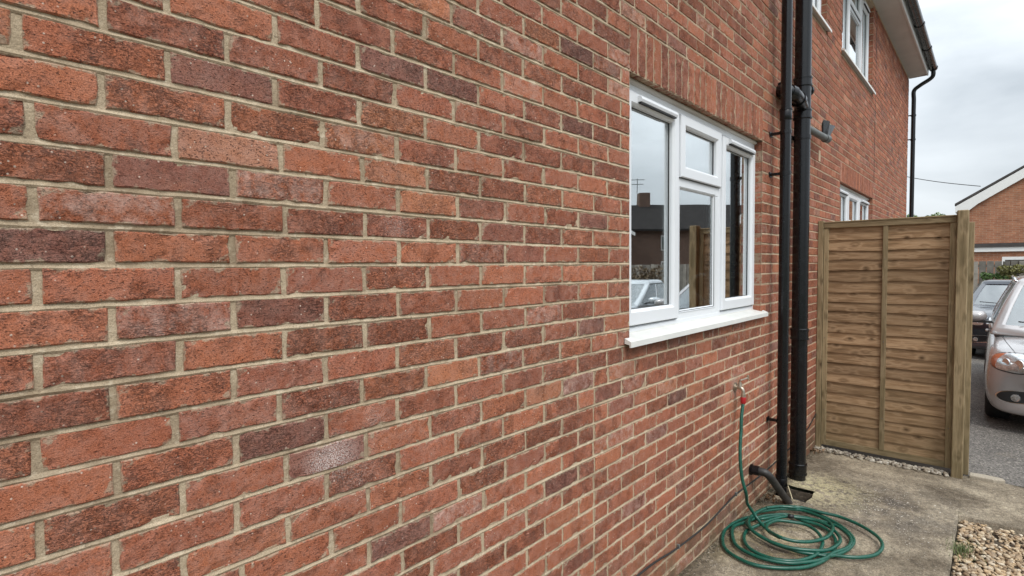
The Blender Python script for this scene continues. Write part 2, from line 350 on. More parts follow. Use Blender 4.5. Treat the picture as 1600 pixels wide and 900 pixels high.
def paint_mat(name, col, metal=.5, rough=.32, flake=True):
    M, t, b = mat(name); g = G(t); P = g.obj()
    c = g.mix(1., (*col, 1), g.rng(g.noise(P, 3, 4), .3, .7, .93, 1.05), 'MULTIPLY')
    z = g._x(P)[2]; c = g.mix(g.m('MULTIPLY', g.rng(z, .15, .55, .45, 0), g.noise(P, 22, 4, .7)), c, (.16, .13, .10))
    g.put(b.inputs['Base Color'], c); b.inputs['Metallic'].default_value = metal; b.inputs['Roughness'].default_value = rough
    b.inputs['Coat Weight'].default_value = .9; b.inputs['Coat Roughness'].default_value = .05; return M
def fine_brick_mat(name, a, b2, mort, sw=.225, sh=.075):
    M, t, b = mat(name); g = G(t); P = g.pos(); x = g._x(P)
    cm = g.n('ShaderNodeCombineXYZ'); g.put(cm.inputs[0], g.m('ADD', x[0], x[1])); g.put(cm.inputs[1], x[2])
    br = g.n('ShaderNodeTexBrick'); g.put(br.inputs['Vector'], cm.outputs[0]); br.inputs['Color1'].default_value = (*a, 1); br.inputs['Color2'].default_value = (*b2, 1); br.inputs['Mortar'].default_value = (*mort, 1)
    br.inputs['Scale'].default_value = 1; br.inputs['Mortar Size'].default_value = .006; br.inputs['Brick Width'].default_value = sw; br.inputs['Row Height'].default_value = sh
    c = g.mix(1., br.outputs[0], g.rng(g.noise(P, 3, 5, .7), .3, .7, .75, 1.22), 'MULTIPLY')
    g.put(b.inputs['Base Color'], c); b.inputs['Roughness'].default_value = .92
    g.put(b.inputs['Normal'], g.bump(g.m('SUBTRACT', 1, br.outputs[1]), .5, .005)); return M

m_brick = brick_mat(); m_mortar = mortar_mat()
m_board = wood_mat('larch_board', (.255, .156, .084), (.365, .240, .140), 'y', .10)
m_frame_h = wood_mat('rail_wood', (.26, .19, .108), (.35, .265, .16), 'y', .25, 3.)
m_frame_v = wood_mat('post_wood', (.245, .182, .102), (.335, .255, .152), 'z', .35, 5.)
m_conc = concrete_mat(); m_tar = tarmac_mat()
m_upvc = simple('upvc_white', (.71, .73, .755), .32, var=.015, scale=2, rv=.1)
m_upvc_old = simple('upvc_sill', (.68, .68, .65), .38, var=.05, scale=9)
m_gasket = simple('gasket_black', (.012, .012, .013), .5)
m_pipe = simple('black_upvc', (.004, .0045, .006), .24, var=.4, scale=5, bump=.0004, bscale=9, spec=.45)
m_pipe_old = simple('weathered_black_upvc', (.030, .027, .025), .5, var=.5, scale=16, bump=.0012, bscale=30)
m_grey = simple('grey_plastic', (.12, .125, .12), .45, var=.2, scale=20)
m_soffit = simple('soffit_board', (.52, .49, .44), .6, var=.08, scale=3, obj=False)
m_fascia = simple('fascia_white', (.60, .58, .55), .45, var=.05)
m_hose = simple('green_hose', (.007, .078, .052), .30, var=.22, scale=25, bump=.0008, bscale=90)
m_red = simple('red_plastic', (.42, .02, .025), .35)
m_brass = simple('dull_brass', (.50, .44, .36), .36, metal=.9, var=.2, scale=60)
m_dark = simple('dark_void', (.02, .018, .016), .9, var=.4)
m_iron = simple('dark_soil', (.10, .078, .055), .95, var=.5, scale=40, bump=.004, bscale=90)
m_room = simple('room_wall', (.52, .51, .47), .8, var=.05)
m_curtain = simple('grey_curtain', (.20, .215, .20), .9, var=.12, scale=8)
m_white = simple('white_gloss', (.78, .77, .74), .3, var=.03)
m_cable = simple('black_cable', (.018, .017, .017), .6, var=.3, scale=30)
m_glass = glass_mat('window_glass', .62); m_carglass = glass_mat('car_glass', .20, (.30, .34, .34))
m_gravel = stone_mat('gravel_stone', [(.16, .105, .06), (.38, .27, .16), (.50, .40, .27), (.26, .17, .095), (.58, .50, .38), (.21, .155, .105), (.44, .31, .175), (.33, .26, .18)])
m_chip = stone_mat('pale_chippings', [(.16, .13, .10), (.40, .36, .29), (.28, .23, .17), (.52, .48, .41), (.10, .075, .05), (.36, .31, .24)])
m_grav2 = stone_mat('grit_stone', [(.10, .08, .06), (.30, .26, .20), (.07, .055, .04), (.48, .43, .36), (.20, .16, .12)])
m_gap_shade = simple('gap_shade_soil', (.035, .026, .017), .95, var=.6, scale=30, bump=.01, bscale=70, obj=False)  # soil colour darkened to paint the shaded gap below the gate
m_soil = simple('soil', (.10, .075, .05), .95, var=.5, scale=18, bump=.01, bscale=50, obj=False)
m_roof = simple('roof_tile', (.060, .052, .048), .85, var=.3, scale=3)
m_turf = simple('turf', (.06, .075, .03), .95, var=.3, scale=1.5, bump=.02, bscale=20, obj=False)

# ------------------------------------------------------------------ THE GROUND
def sheet(name, x0, x1, y0, y1, z, m_, dx=None, zf=None, **k):
    mb = MB(); nx = max(1, int((x1-x0)/(dx or 1e9))+1); ny = max(1, int((y1-y0)/(dx or 1e9))+1)
    xs = np.linspace(x0, x1, nx+1); ys = np.linspace(y0, y1, ny+1)
    vs = [(x, y, zf(x, y) if zf else z) for y in ys for x in xs]
    fs = [(j*(nx+1)+i, j*(nx+1)+i+1, (j+1)*(nx+1)+i+1, (j+1)*(nx+1)+i) for j in range(ny) for i in range(nx)]
    return mb.add(vs, fs).build(name, m_, kind='structure', **k)
sheet('ground', -500, 700, -600, 600, -.16, m_turf)
sheet('tarmac_driveway', 5.872, 60, -34, 14, -.048, m_tar)
HX0, HX1, HY0, HY1 = 4.262, 4.545, -.285, -.065
def wob(x, y, a=.006):
    return a*(math.sin(3.1*x+1.3*y)+.6*math.sin(7.3*x-5.1*y+1)+.35*math.sin(17*x+13*y))
def cz(x, y):
    z = gz(x) + wob(x, y, .003)
    d = max(HX0-x, x-HX1, HY0-y, y-HY1)          # the raised mortar lip round the gully
    if -.001 < d < .16: z += .016*math.exp(-d/.05)*(1+.35*math.sin(31*x)*math.cos(27*y))
    return z
def slab():
    mb = MB(); xs = list(np.arange(-3, 3.0, .25)) + list(np.arange(3.0, HX0-.01, .03)) + list(np.linspace(HX0, HX1, 9)) + list(np.arange(HX1+.03, 5.845, .03)) + [5.85]
    ys = [-1.118] + list(np.arange(-1.09, HY0-.01, .03)) + list(np.linspace(HY0, HY1, 8)) + [-.05, -.025, .0015]
    jx = {}
    def P(i, j):
        x, y = xs[i], ys[j]; on = (abs(x-HX0) < 1e-6 or abs(x-HX1) < 1e-6) and HY0-1e-6 <= y <= HY1+1e-6 or (abs(y-HY0) < 1e-6 or abs(y-HY1) < 1e-6) and HX0-1e-6 <= x <= HX1+1e-6
        if on: x += .006*math.sin(23*y+9*x); y += .006*math.sin(29*x+3)
        return (x, y, cz(xs[i], ys[j]))
    nx, ny = len(xs), len(ys); vs = [P(i, j) for j in range(ny) for i in range(nx)]; fs = []
    for j in range(ny-1):
        for i in range(nx-1):
            cx, cy = (xs[i]+xs[i+1])/2, (ys[j]+ys[j+1])/2
            if HX0 < cx < HX1 and HY0 < cy < HY1: continue
            fs.append((j*nx+i, j*nx+i+1, (j+1)*nx+i+1, (j+1)*nx+i))
    n = len(vs)                                   # outer edge drops into the gravel
    for i in range(nx): vs.append((xs[i], -1.118, cz(xs[i], -1.118)-.12))
    for i in range(nx-1):
        if xs[i] < 4.81: fs.append((i, n+i, n+i+1, i+1))
    mb.add(vs, fs); return mb.build('concrete_path', m_conc, smooth=True, fix=False, kind='structure')
slab()
sl = MB()                                         # second slab, to the right of the seam
xs = np.linspace(4.815, 5.85, 32); ys = np.linspace(-5.0, -1.1187, 90)
vs = [(x + (.012*math.sin(9*y)+.006*math.sin(31*y) if i == 31 else 0), y, gz(x)+wob(x, y, .003)+.001) for y in ys for i, x in enumerate(xs)]
fs = [(j*32+i, j*32+i+1, (j+1)*32+i+1, (j+1)*32+i) for j in range(89) for i in range(31)]
n = len(vs); vs += [(4.815, y, -.12) for y in ys]; fs += [(n+j, j*32, (j+1)*32, n+j+1) for j in range(89)]
sl.add(vs, fs).build('concrete_slab', m_conc, smooth=True, fix=False, kind='structure')
gb = MB()                                         # gully: brick-lined sump with dark silt
d0 = -.11
gb.box(HX0-.02, HX0, HY0-.02, HY1+.02, d0, -.018); gb.box(HX1, HX1+.02, HY0-.02, HY1+.02, d0, -.024)
gb.box(HX0, HX1, HY0-.02, HY0, d0, -.02); gb.box(HX0, HX1, HY1, HY1+.02, d0, -.02); gb.box(HX0-.02, HX1+.02, HY0-.02, HY1+.02, d0-.02, d0)
gu = gb.build('drain_gully', m_iron, label='open square drain gully sunk in the concrete under the black pipes', cat='drain')
gr_ = MB()
for k in range(5): gr_.box(HX0+.03+k*.045, HX0+.045+k*.045, HY0+.005, HY1-.005, d0+.035, d0+.045)
gr_.build('grate', m_pipe_old, gu)
sheet('gravel_bed', -3, 4.812, -9, -1.122, -.03, m_soil, dx=.4, zf=lambda x, y: gz(x)-.045)
sheet('shade_soil_strip', 5.76, 6.06, -1.035, .0, -.04, m_gap_shade, zf=lambda x, y: -.0375)  # soil sheet whose dark colour stands in for shade under the bottom rail

ICO_V = []; ICO_F = []
_b = bmesh.new(); bmesh.ops.create_icosphere(_b, subdivisions=2, radius=1)
_b.verts.ensure_lookup_table(); ICO_V = np.array([v.co[:] for v in _b.verts]); ICO_F = np.array([[v.index for v in f.verts] for f in _b.faces]); _b.free()
_b = bmesh.new(); bmesh.ops.create_icosphere(_b, subdivisions=1, radius=1)
_b.verts.ensure_lookup_table(); ICO1_V = np.array([v.co[:] for v in _b.verts]); ICO1_F = np.array([[v.index for v in f.verts] for f in _b.faces]); _b.free()
def np_mesh(name, V, F):
    me = bpy.data.meshes.new(name); k = F.shape[1]
    me.vertices.add(len(V)); me.vertices.foreach_set('co', np.asarray(V, dtype=np.float32).ravel())
    me.loops.add(F.size); me.loops.foreach_set('vertex_index', F.astype(np.int32).ravel())
    me.polygons.add(len(F)); me.polygons.foreach_set('loop_start', np.arange(0, F.size, k, dtype=np.int32)); me.polygons.foreach_set('loop_total', np.full(len(F), k, dtype=np.int32))
    me.update(calc_edges=True); me.validate(); return me
def stones(name, P, size, m_, seed=1, flat=.55, hi=True, **kw):
    rg = np.random.default_rng(seed); Vs = []; Fs = []; n = 0
    bv, bf = (ICO_V, ICO_F) if hi else (ICO1_V, ICO1_F)
    for p, s in zip(P, size):
        v = bv.copy()
        for _ in range(3):                        # random flattening planes make it a pebble, not a ball
            nrm = rg.normal(size=3); nrm /= np.linalg.norm(nrm); d = v@nrm; v -= np.outer(np.clip(d-rg.uniform(.45, .8), 0, 1), nrm)*.8
        v *= np.array([rg.uniform(.8, 1.35), rg.uniform(.7, 1.1), flat*rg.uniform(.7, 1.2)])*s
        a = rg.uniform(0, 6.28); t = rg.normal()*.35; ca, sa = math.cos(a), math.sin(a)
        x, y, z = v[:, 0]*ca-v[:, 1]*sa, v[:, 0]*sa+v[:, 1]*ca, v[:, 2]
        y, z = y*math.cos(t)-z*math.sin(t), y*math.sin(t)+z*math.cos(t)
        Vs.append(np.stack([x, y, z], 1)+p); Fs.append(bf+n); n += len(v)
    me = np_mesh(name, np.concatenate(Vs), np.concatenate(Fs)); me.shade_smooth()
    return link(name, me, m_, **kw)
rg = np.random.default_rng(3)
n = 5200; gx = rg.uniform(3.5, 4.80, n); gy = -1.135-rg.uniform(0, 1.1, n)**1.0; P = np.stack([gx, gy, -.024*(gx-4.1)-.028+rg.uniform(-.006, .012, n)], 1)
keep = (np.sin(9.1*gx+4*gy)+np.sin(13*gy-5*gx+1)+.7*np.sin(31*gx+17*gy)+rg.normal(size=n)*.8) > -2.0; P = P[keep]; n = len(P)
stones('gravel', P, rg.uniform(.008, .0175, n), m_gravel, 5, kind='stuff', label='loose buff and brown gravel filling the bed by the path', cat='gravel')
n = 9000; gx = rg.uniform(-.5, 4.80, n); gy = -1.14-rg.uniform(0, 3.2, n); k = (gx < 3.5) | (gy < -2.23); gx, gy = gx[k], gy[k]; P = np.stack([gx, gy, -.024*(np.maximum(gx, .8)-4.1)-.03], 1)
stones('gravel', P, rg.uniform(.016, .03, len(P)), m_gravel, 6, hi=False, kind='stuff', label='coarser loose gravel further along the bed, off to the side', cat='gravel')
n = 330; gy = -rg.uniform(.0, 1.02, n); gx = 5.81-.10*rg.beta(1.1, 1.7, n)*1.25-.01*np.abs(gy)+.02; P = np.stack([gx, gy, -.024*(gx-4.1)+.004+rg.uniform(0, .008, n)], 1)
stones('chippings', P, rg.uniform(.008, .025, n)*rg.uniform(.6, 1, n), m_chip, 8, .75, kind='stuff', label='pale stone chippings lying along the foot of the timber gate', cat='gravel')
n = 1500; gx = rg.uniform(2.7, 5.75, n); gy = -rg.beta(1, 1.5, n)*1.09-.008; P = np.stack([gx, gy, np.array([cz(a, b_) for a, b_ in zip(gx, gy)])+.001], 1)
stones('loose_grit', P, rg.uniform(.0012, .0052, n)*rg.uniform(.5, 1, n), m_grav2, 9, hi=False, kind='stuff', label='scattered grit and crumbs on the concrete path', cat='grit')
mb = MB(); pr = [(5.800, -1.150), (5.800, -1.30), (5.835, -1.375), (5.885, -1.36), (5.90, -1.25), (5.885, -1.15)]
mb.prism(pr, -.05, -.012, 'z'); o = mb.build('stone_flag', m_chip, label='broken flat pale stone at the foot of the gate post', cat='stone')
bv = o.modifiers.new('b', 'BEVEL'); bv.width = .008; bv.segments = 2

# ------------------------------------------------------------------ THE HOUSE AND ITS BRICKWORK
house = thing('brick_house', 'red brick house with white windows whose long side wall fills the picture', 'house')
E_U, E_Z = 12.6, 5.25
#            x0     x1     z0     z1      soldier course?
OPEN = [(2.216, 4.135, 1.385, 2.6625, True), (6.75, 8.86, 1.385, 2.6625, True), (6.74, 8.66, 4.04, 5.18, False), (5.02, 6.04, 4.04, 5.18, False)]
ZOFF = [.9, 2.8, 1.3, 1.1, -.3, 1.6, 3.6, 4.7, .7, 1, -1.4, -1.7, -2.9, -3.3, -8.2]
MEAS = {
0:[0.229,0.452,0.676,0.902,1.125,1.353],1:[0.106,0.335,0.558,0.784,1.008,1.234],2:[0.223,0.451,0.677,0.905,1.13,1.351],3:[0.118,0.344,0.568,0.791,1.015,1.237],
4:[0.23,0.457,0.682,0.907,1.136,1.359],5:[0.117,0.346,0.574,0.795,1.015,1.238],6:[0.227,0.452,0.679,0.906,1.134,1.357,1.58,1.8,2.036],7:[0.118,0.341,0.567,0.79,1.012,1.236],
8:[0.226,0.451,0.677,0.901,1.126],9:[0.115,0.34,0.566,0.789,1.015,1.237],10:[0.222,0.446,0.67,0.895,1.121,1.346,1.569,1.793,1.999],11:[0.106,0.327,0.55,0.776,0.999,1.225,1.449,1.674,1.897,2.107],
12:[0.224,0.447,0.67,0.892,1.118,1.344,1.564,1.793,2.02,2.152],13:[0.107,0.337,0.562,0.786,1.012,1.232,1.458,1.686,1.914,2.03],14:[0.217,0.444,0.666,.89,1.115,1.339,1.57,1.796,1.921,2.146]}
def zc(i):
    """height of the centre of course i (course 0 is the one at eye-top left)"""
    o = ZOFF[i] if 0 <= i < 15 else (0 if i < 0 else (-10 if i < 18 else -6))
    return 2.25 - .075*i + o*.001
rc = random.Random(11)
def perps(i):
    """positions of the upright joints of course i, left to right"""
    ph = 0 if i % 2 == 0 else -.1125; out = []; k = 1 if i % 2 == 0 else 1
    for q in range(-14, 1):
        out.append(q*.225 + (0 if i % 2 == 0 else .1125-.0) + (0 if i % 2 == 0 else -.0) + rc.uniform(-.003, .003)) if (q < 1) else None
    if i % 2 == 1: out = [a-.225 if False else a for a in out]; out = [a for a in out if a < .05]
    else: out = [a for a in out if a < .1]
    if i in MEAS: out += MEAS[i]
    else: out += [k*.225+ph+rc.uniform(-.005, .005) for k in range(1, 10)]
    if i >= 15:
        out = [a for a in out if a < 1.75]; out += [1.797, 1.916, 2.146] if i % 2 == 0 else [1.911, 2.025]
    x = out[-1]; 
    if i < 0 and x < 2.0: x += .225; out.append(x)
    while x < E_U - .30:
        st = .2335 if (i >= 12 or i <= -9) and x < 5 else .225
        x += st + rc.uniform(-.004, .004); out.append(x)
    x = out[-1]; out.append(E_U)
    if out[-1]-out[-2] < .09: out.pop(-2)
    zi = zc(i)
    for (a, b_, c, d, s) in OPEN:
        if c-.012 < zi < (d+.225 if s else d):
            long_ = i % 2 == 0
            out = [q for q in out if not (b_ < q < b_+(.28 if long_ else .16)) and not (a-.075 < q < a)]
            if b_+.3 < E_U: out += [b_+(.2225 if long_ else .109)]
            out.sort()
    res = [out[0]]
    for a in out[1:]:
        if a-res[-1] > .06: res.append(a)
    return res
def blocked(x0, x1, z):                            # spans of this course left after cutting the openings
    sp = [(x0, x1)]
    for (a, b_, c, d, s) in OPEN:
        top = d+.225 if s else d
        if c-.012 < z < top: sp = [q for (p, r) in sp for q in ((p, min(r, a)), (max(p, b_), r)) if q[1]-q[0] > .02]
    return sp
bricks = []                                        # (x0, x1, z0, z1, upright?, end-left, end-right)
HB, HP = .0058, .0066                              # half the bed joint, half the upright joint
def wav(x, i): return .0014*math.sin(1.9*x+i*1.7)+.0009*math.sin(5.3*x+i*2.9)
I_TOP, I_BOT = -39, 31
for i in range(I_TOP, I_BOT):
    z = zc(i); zt = (z+zc(i-1))/2 - HB if i > I_TOP else z+.0375-HB; zb = (z+zc(i+1))/2 + HB if i < I_BOT-1 else z-.0375+HB
    if zt > E_Z-.005: zt = E_Z-.005
    if zt-zb < .02: continue
    pp = perps(i)
    for a, b_ in zip(pp[:-1], pp[1:]):
        for (p, q) in blocked(a, b_, z):
            el = any(abs(p-o[1]) < 1e-6 for o in OPEN); er = any(abs(q-o[0]) < 1e-6 for o in OPEN) or abs(q-E_U) < 1e-6
            x0 = p + (0 if el else HP + rc.uniform(-.0012, .0012)); x1 = q - (0 if er else HP + rc.uniform(-.0012, .0012))
            if x1-x0 < .02: continue
            w = wav((x0+x1)/2, i); j0 = rc.uniform(-.0012, .0012)
            bricks.append((x0, x1, zb+w+j0, zt+w+j0*.5, False, el, er))
for (a, b_, c, d, s) in OPEN:
    if not s: continue
    nb = round((b_-a)/.0798); w = (b_-a)/nb
    for k in range(nb):
        j = rc.uniform(-.0015, .0015)
        bricks.append((a+k*w+HP*.85+j, a+(k+1)*w-HP*.85+j*.3, d+.001+rc.uniform(0, .002), d+.225-HB*1.1, True, False, False))
def px(p):
    v = p-CAM; z = v.dot(fw)
    return (800+835.3*v.dot(rt)/z, 450-835.3*v.dot(up)/z) if z > .05 else None
def area(bk):
    q = [px(Vector((x, 0, z))) for x, z in ((bk[0], bk[2]), (bk[1], bk[2]), (bk[1], bk[3]), (bk[0], bk[3]))]
    if any(a is None for a in q): return 0
    if max(a[0] for a in q) < 3 or min(a[0] for a in q) > 1597 or max(a[1] for a in q) < 2 or min(a[1] for a in q) > 898: return 0
    q = [(min(max(a[0], 0), 1600), min(max(a[1], 0), 900)) for a in q]
    return abs(sum(q[k][0]*q[(k+1) % 4][1]-q[(k+1) % 4][0]*q[k][1] for k in range(4)))/2
def brick_geo(mb, bk, near):
    x0, x1, z0, z1, upr, el, er = bk
    hue = .20+.58*rc.betavariate(2.6, 2.6); 
    if rc.random() < .06: hue = rc.uniform(.78, .98)
    if rc.random() < .07: hue = rc.uniform(.03, .18)
    al = rc.uniform(.4, .9) if rc.random() < .06 else rc.random()*.22
    mb.ct = (hue, rc.random(), rc.random(), al)
    pr = rc.uniform(-.0012, .0012)                 # how proud it sits
    tl = rc.uniform(-.0008, .0008)
    dep = .1025 if (el or er or upr) else .03
    nx, nz = ((9, 3) if not upr else (3, 7)) if near else (1, 1)
    ch = .0028; ja = .0013 if near else 0
    vs = []; idx = {}
    def V(x, y, z): vs.append((x, y, z)); return len(vs)-1
    jr = lambda: rc.uniform(-ja, ja)
    fr = [[None]*(nz+1) for _ in range(nx+1)]; ed = {}
    for i in range(nx+1):
        for j in range(nz+1):
            fx = x0+ch+(x1-x0-2*ch)*i/nx; fz = z0+ch+(z1-z0-2*ch)*j/nz
            bord = i in (0, nx) or j in (0, nz)
            a, b_ = (jr(), jr()) if bord else (jr(), jr())
            chip = (rc.random() < .10 and near and bord)
            fr[i][j] = V(fx+a, pr+tl*(j/max(nz, 1)-.5)+abs(jr())*.35 + (.0045 if chip else 0), fz+b_)
            if bord:
                ex = x0 if i == 0 else (x1 if i == nx else fx+a); ez = z0 if j == 0 else (z1 if j == nz else fz+b_)
                ci = rc.uniform(.002, .0045) if chip else 0
                ed[i, j] = (ex + (a*.8+(ci if i == 0 else -ci) if i in (0, nx) else 0), ez + (b_*.9+(ci if j == 0 else -ci) if j in (0, nz) else 0))
    loop = [(i, 0) for i in range(nx)] + [(nx, j) for j in range(nz)] + [(nx-i, nz) for i in range(nx)] + [(0, nz-j) for j in range(nz)]
    r1 = [V(ed[q][0], pr+ch*1.1, ed[q][1]) for q in loop]; r2 = [V(ed[q][0], dep, ed[q][1]) for q in loop]
    F = [(fr[i][j], fr[i+1][j], fr[i+1][j+1], fr[i][j+1]) for i in range(nx) for j in range(nz)]
    n = len(loop)
    for k in range(n):
        k2 = (k+1) % n; a, b_ = fr[loop[k][0]][loop[k][1]], fr[loop[k2][0]][loop[k2][1]]
        F.append((a, r1[k], r1[k2], b_)); F.append((r1[k], r2[k], r2[k2], r1[k2]))
    n0 = len(mb.v); mb.add(vs, F)
    for i in range(nx+1):
        for j in range(nz+1):
            mb.e[n0+fr[i][j]] = .3 if not near else (.85 if (i in (0, nx) or j in (0, nz)) else 0.)
    for q in r1+r2: mb.e[n0+q] = 1. if near else .45
order = sorted(range(len(bricks)), key=lambda k: -area(bricks[k]))
# --- mortar: backing sheet with the openings cut out, struck bed joints on it
mw = MB()
xsplit = sorted({-3.2, E_U-.0001} | {o[0]+.004 for o in OPEN} | {o[1]-.004 for o in OPEN}); zsplit = sorted({-.12, E_Z+.01} | {o[2]+.0 for o in OPEN} | {o[3]-.0 for o in OPEN})
for a, b_ in zip(xsplit[:-1], xsplit[1:]):
    for c, d in zip(zsplit[:-1], zsplit[1:]):
        if any(o[0] < (a+b_)/2 < o[1] and o[2] < (c+d)/2 < o[3] for o in OPEN): continue
        mw.add([(a, .0045, c), (b_, .0045, c), (b_, .0045, d), (a, .0045, d)], [(0, 1, 2, 3)])
for o in OPEN:                                     # reveals
    a, b_, c, d = o[0]-.0, o[1]+.0, o[2], o[3]
    mw.box(a-.03, a-.0035, .0048, .30, c, d); mw.box(b_+.0035, b_+.03, .0048, .30, c, d); mw.box(a-.03, b_+.03, .0048, .30, c-.03, c-.002); mw.box(a-.03, b_+.03, .009, .30, d+.004, d+.03)
mw.box(E_U-.03, E_U-.004, .0048, .25, -.12, E_Z)
for i in range(I_TOP, I_BOT):
    z = zc(i); nxt = (z+zc(i+1))/2
    x = -3.1; prev = None
    for (p, q) in blocked(-3.1, E_U-.003, nxt):
        xs_ = [p]
        while xs_[-1] < q-.001: xs_.append(min(q, xs_[-1] + (.035 if -.2 < xs_[-1] < 2.4 else .25)))
        vs = []; near = lambda x: 1 if -.2 < x < 2.4 else .0
        for x in xs_:
            w = wav(x, i) ; j = rc.uniform(-.0012, .0012)*near(x); k = rc.uniform(-.0012, .0012)*near(x); dpt = rc.uniform(-.0006, .0008)
            vs += [(x, .0075, nxt+HB+.003+w), (x, .0042+dpt, nxt+HB*.45+w+j), (x, .0012+dpt, nxt-HB*.55+w+k), (x, .0034+dpt, nxt-HB-.0015+w+k), (x, .008, nxt-HB-.003+w)]
        F = [(k*5+l, k*5+l+1, k*5+6+l, k*5+5+l) for k in range(len(xs_)-1) for l in range(4)]
        mw.add(vs, F)
wall = mw.build('wall', m_mortar, house)
stuff = MB()
for r_, k in enumerate(order):
    if r_ < 300:
        b1 = MB(); brick_geo(b1, bricks[k], True); b1.build('brick', m_brick, wall, tint=True)
    else: brick_geo(stuff, bricks[k], r_ < 620)
stuff.build('brick_courses', m_brick, wall, tint=True, kind='stuff')
m_fb = fine_brick_mat('distant_brick', (.25, .075, .042), (.34, .115, .06), (.36, .29, .22))
body = MB(); body.box(E_U-.26, E_U-.006, .26, 8, -.1, E_Z); body.build('end_wall', m_fb, house)
mv = MB(); mv.box(8.905, 8.914, -.0022, .02, 2.9, E_Z-.02); mv.build('movement_joint', m_gasket, house)
# roof, eaves
mr_ = MB(); sl_ = math.tan(math.radians(33))
mr_.add([(-3.2, -.30, E_Z+.16), (E_U+.08, -.30, E_Z+.16), (E_U+.08, 4, E_Z+.16+4.3*sl_), (-3.2, 4, E_Z+.16+4.3*sl_), (E_U+.08, 8.3, E_Z+.16), (-3.2, 8.3, E_Z+.16)], [(0, 1, 2, 3), (3, 2, 4, 5)])
rf = mr_.build('roof', m_roof, house); sm = rf.modifiers.new('s', 'SOLIDIFY'); sm.thickness = .06; sm.offset = 1
g1 = MB(); g1.box(-3.2, E_U-.0, -.262, .012, E_Z, E_Z+.014)
sf = g1.build('soffit', m_soffit, house)
g1 = MB(); g1.box(-3.2, E_U-.0, -.288, -.264, E_Z-.022, E_Z+.17, c=.003); g1.build('fascia', m_fascia, house)
g1 = MB(); g1.box(E_U+.002, E_U+.022, -.288, .0, E_Z-.01, E_Z+.17); g1.build('box_end', m_fascia, house)
def arc(cx, cz_, r, a0, a1, n): return [(cx+r*math.cos(math.radians(a0+(a1-a0)*k/n)), cz_+r*math.sin(math.radians(a0+(a1-a0)*k/n))) for k in range(n+1)]
pg = arc(-.352, E_Z+.12, .062, 180, 360, 12) + arc(-.352, E_Z+.12, .056, 360, 180, 12)
g1 = MB(); g1.prism(pg, -3.2, E_U+.10, 'x'); gut = g1.build('gutter', m_pipe, house); smooth_angle(gut)
for x in (12.62, 11.4, 10.2, 9.0, 7.8, 6.6):
    g1 = MB(); g1.prism(arc(-.352, E_Z+.12, .070, 175, 365, 12)+arc(-.352, E_Z+.12, .0635, 365, 175, 12), x-.03, x+.045, 'x'); smooth_angle(g1.build('gutter_union', m_pipe, gut))

# ------------------------------------------------------------------ WINDOWS
def ring(mb, x0, x1, z0, z1, w, yf, yb, bev=.006, wl=None, wr=None, wt=None, wb=None):
    """mitred frame: outer rectangle, profile w wide, front at yf, back at yb, chamfer to the glass"""
    wl = wl or w; wr = wr or w; wt = wt or w; wb = wb or w
    R = [((x0, x1, z0, z1), yb), ((x0, x1, z0, z1), yf+bev), ((x0+bev, x1-bev, z0+bev, z1-bev), yf), ((x0+wl-.014, x1-wr+.014, z0+wb-.014, z1-wt+.014), yf), ((x0+wl-.004, x1-wr+.004, z0+wb-.004, z1-wt+.004), yf+.008), ((x0+wl, x1-wr, z0+wb, z1-wt), yf+.014), ((x0+wl, x1-wr, z0+wb, z1-wt), yb)]
    vs = []; 
    for (a, b_, c, d), y in R: vs += [(a, y, c), (b_, y, c), (b_, y, d), (a, y, d)]
    fs = [(r*4+k, r*4+(k+1) % 4, r*4+4+(k+1) % 4, r*4+4+k) for r in range(len(R)-1) for k in range(4)]
    mb.add(vs, fs)
def pane(par, x0, x1, z0, z1, y):
    g_ = MB(); ring(g_, x0-.004, x1+.004, z0-.004, z1+.004, .0085, y-.012, y+.02, .001); g_.build('gasket', m_gasket, par)
    p = MB(); p.box(x0-.002, x1+.002, y, y+.004, z0-.002, z1+.002); p.build('pane', m_glass, par)
    for q, s_ in ((x1-.012, 1),):                   # the silver spacer bar seen at the edge of the sealed unit
        p = MB(); p.box(q-.012, q, y+.008, y+.014, z0+.004, z1-.004); p.build('spacer_bar', m_grey, par)
def vent(par, x0, x1, z, y):
    v = MB(); v.prism([(y, z-.004), (y-.020, z-.004), (y-.024, z+.008), (y-.018, z+.024), (y, z+.026)], x0, x1, 'x'); v.build('trickle_vent', m_upvc, par)
    v = MB(); v.box(x0+.006, x1-.006, y-.018, y-.002, z-.011, z-.0045); v.build('vent_slot', m_gasket, par)
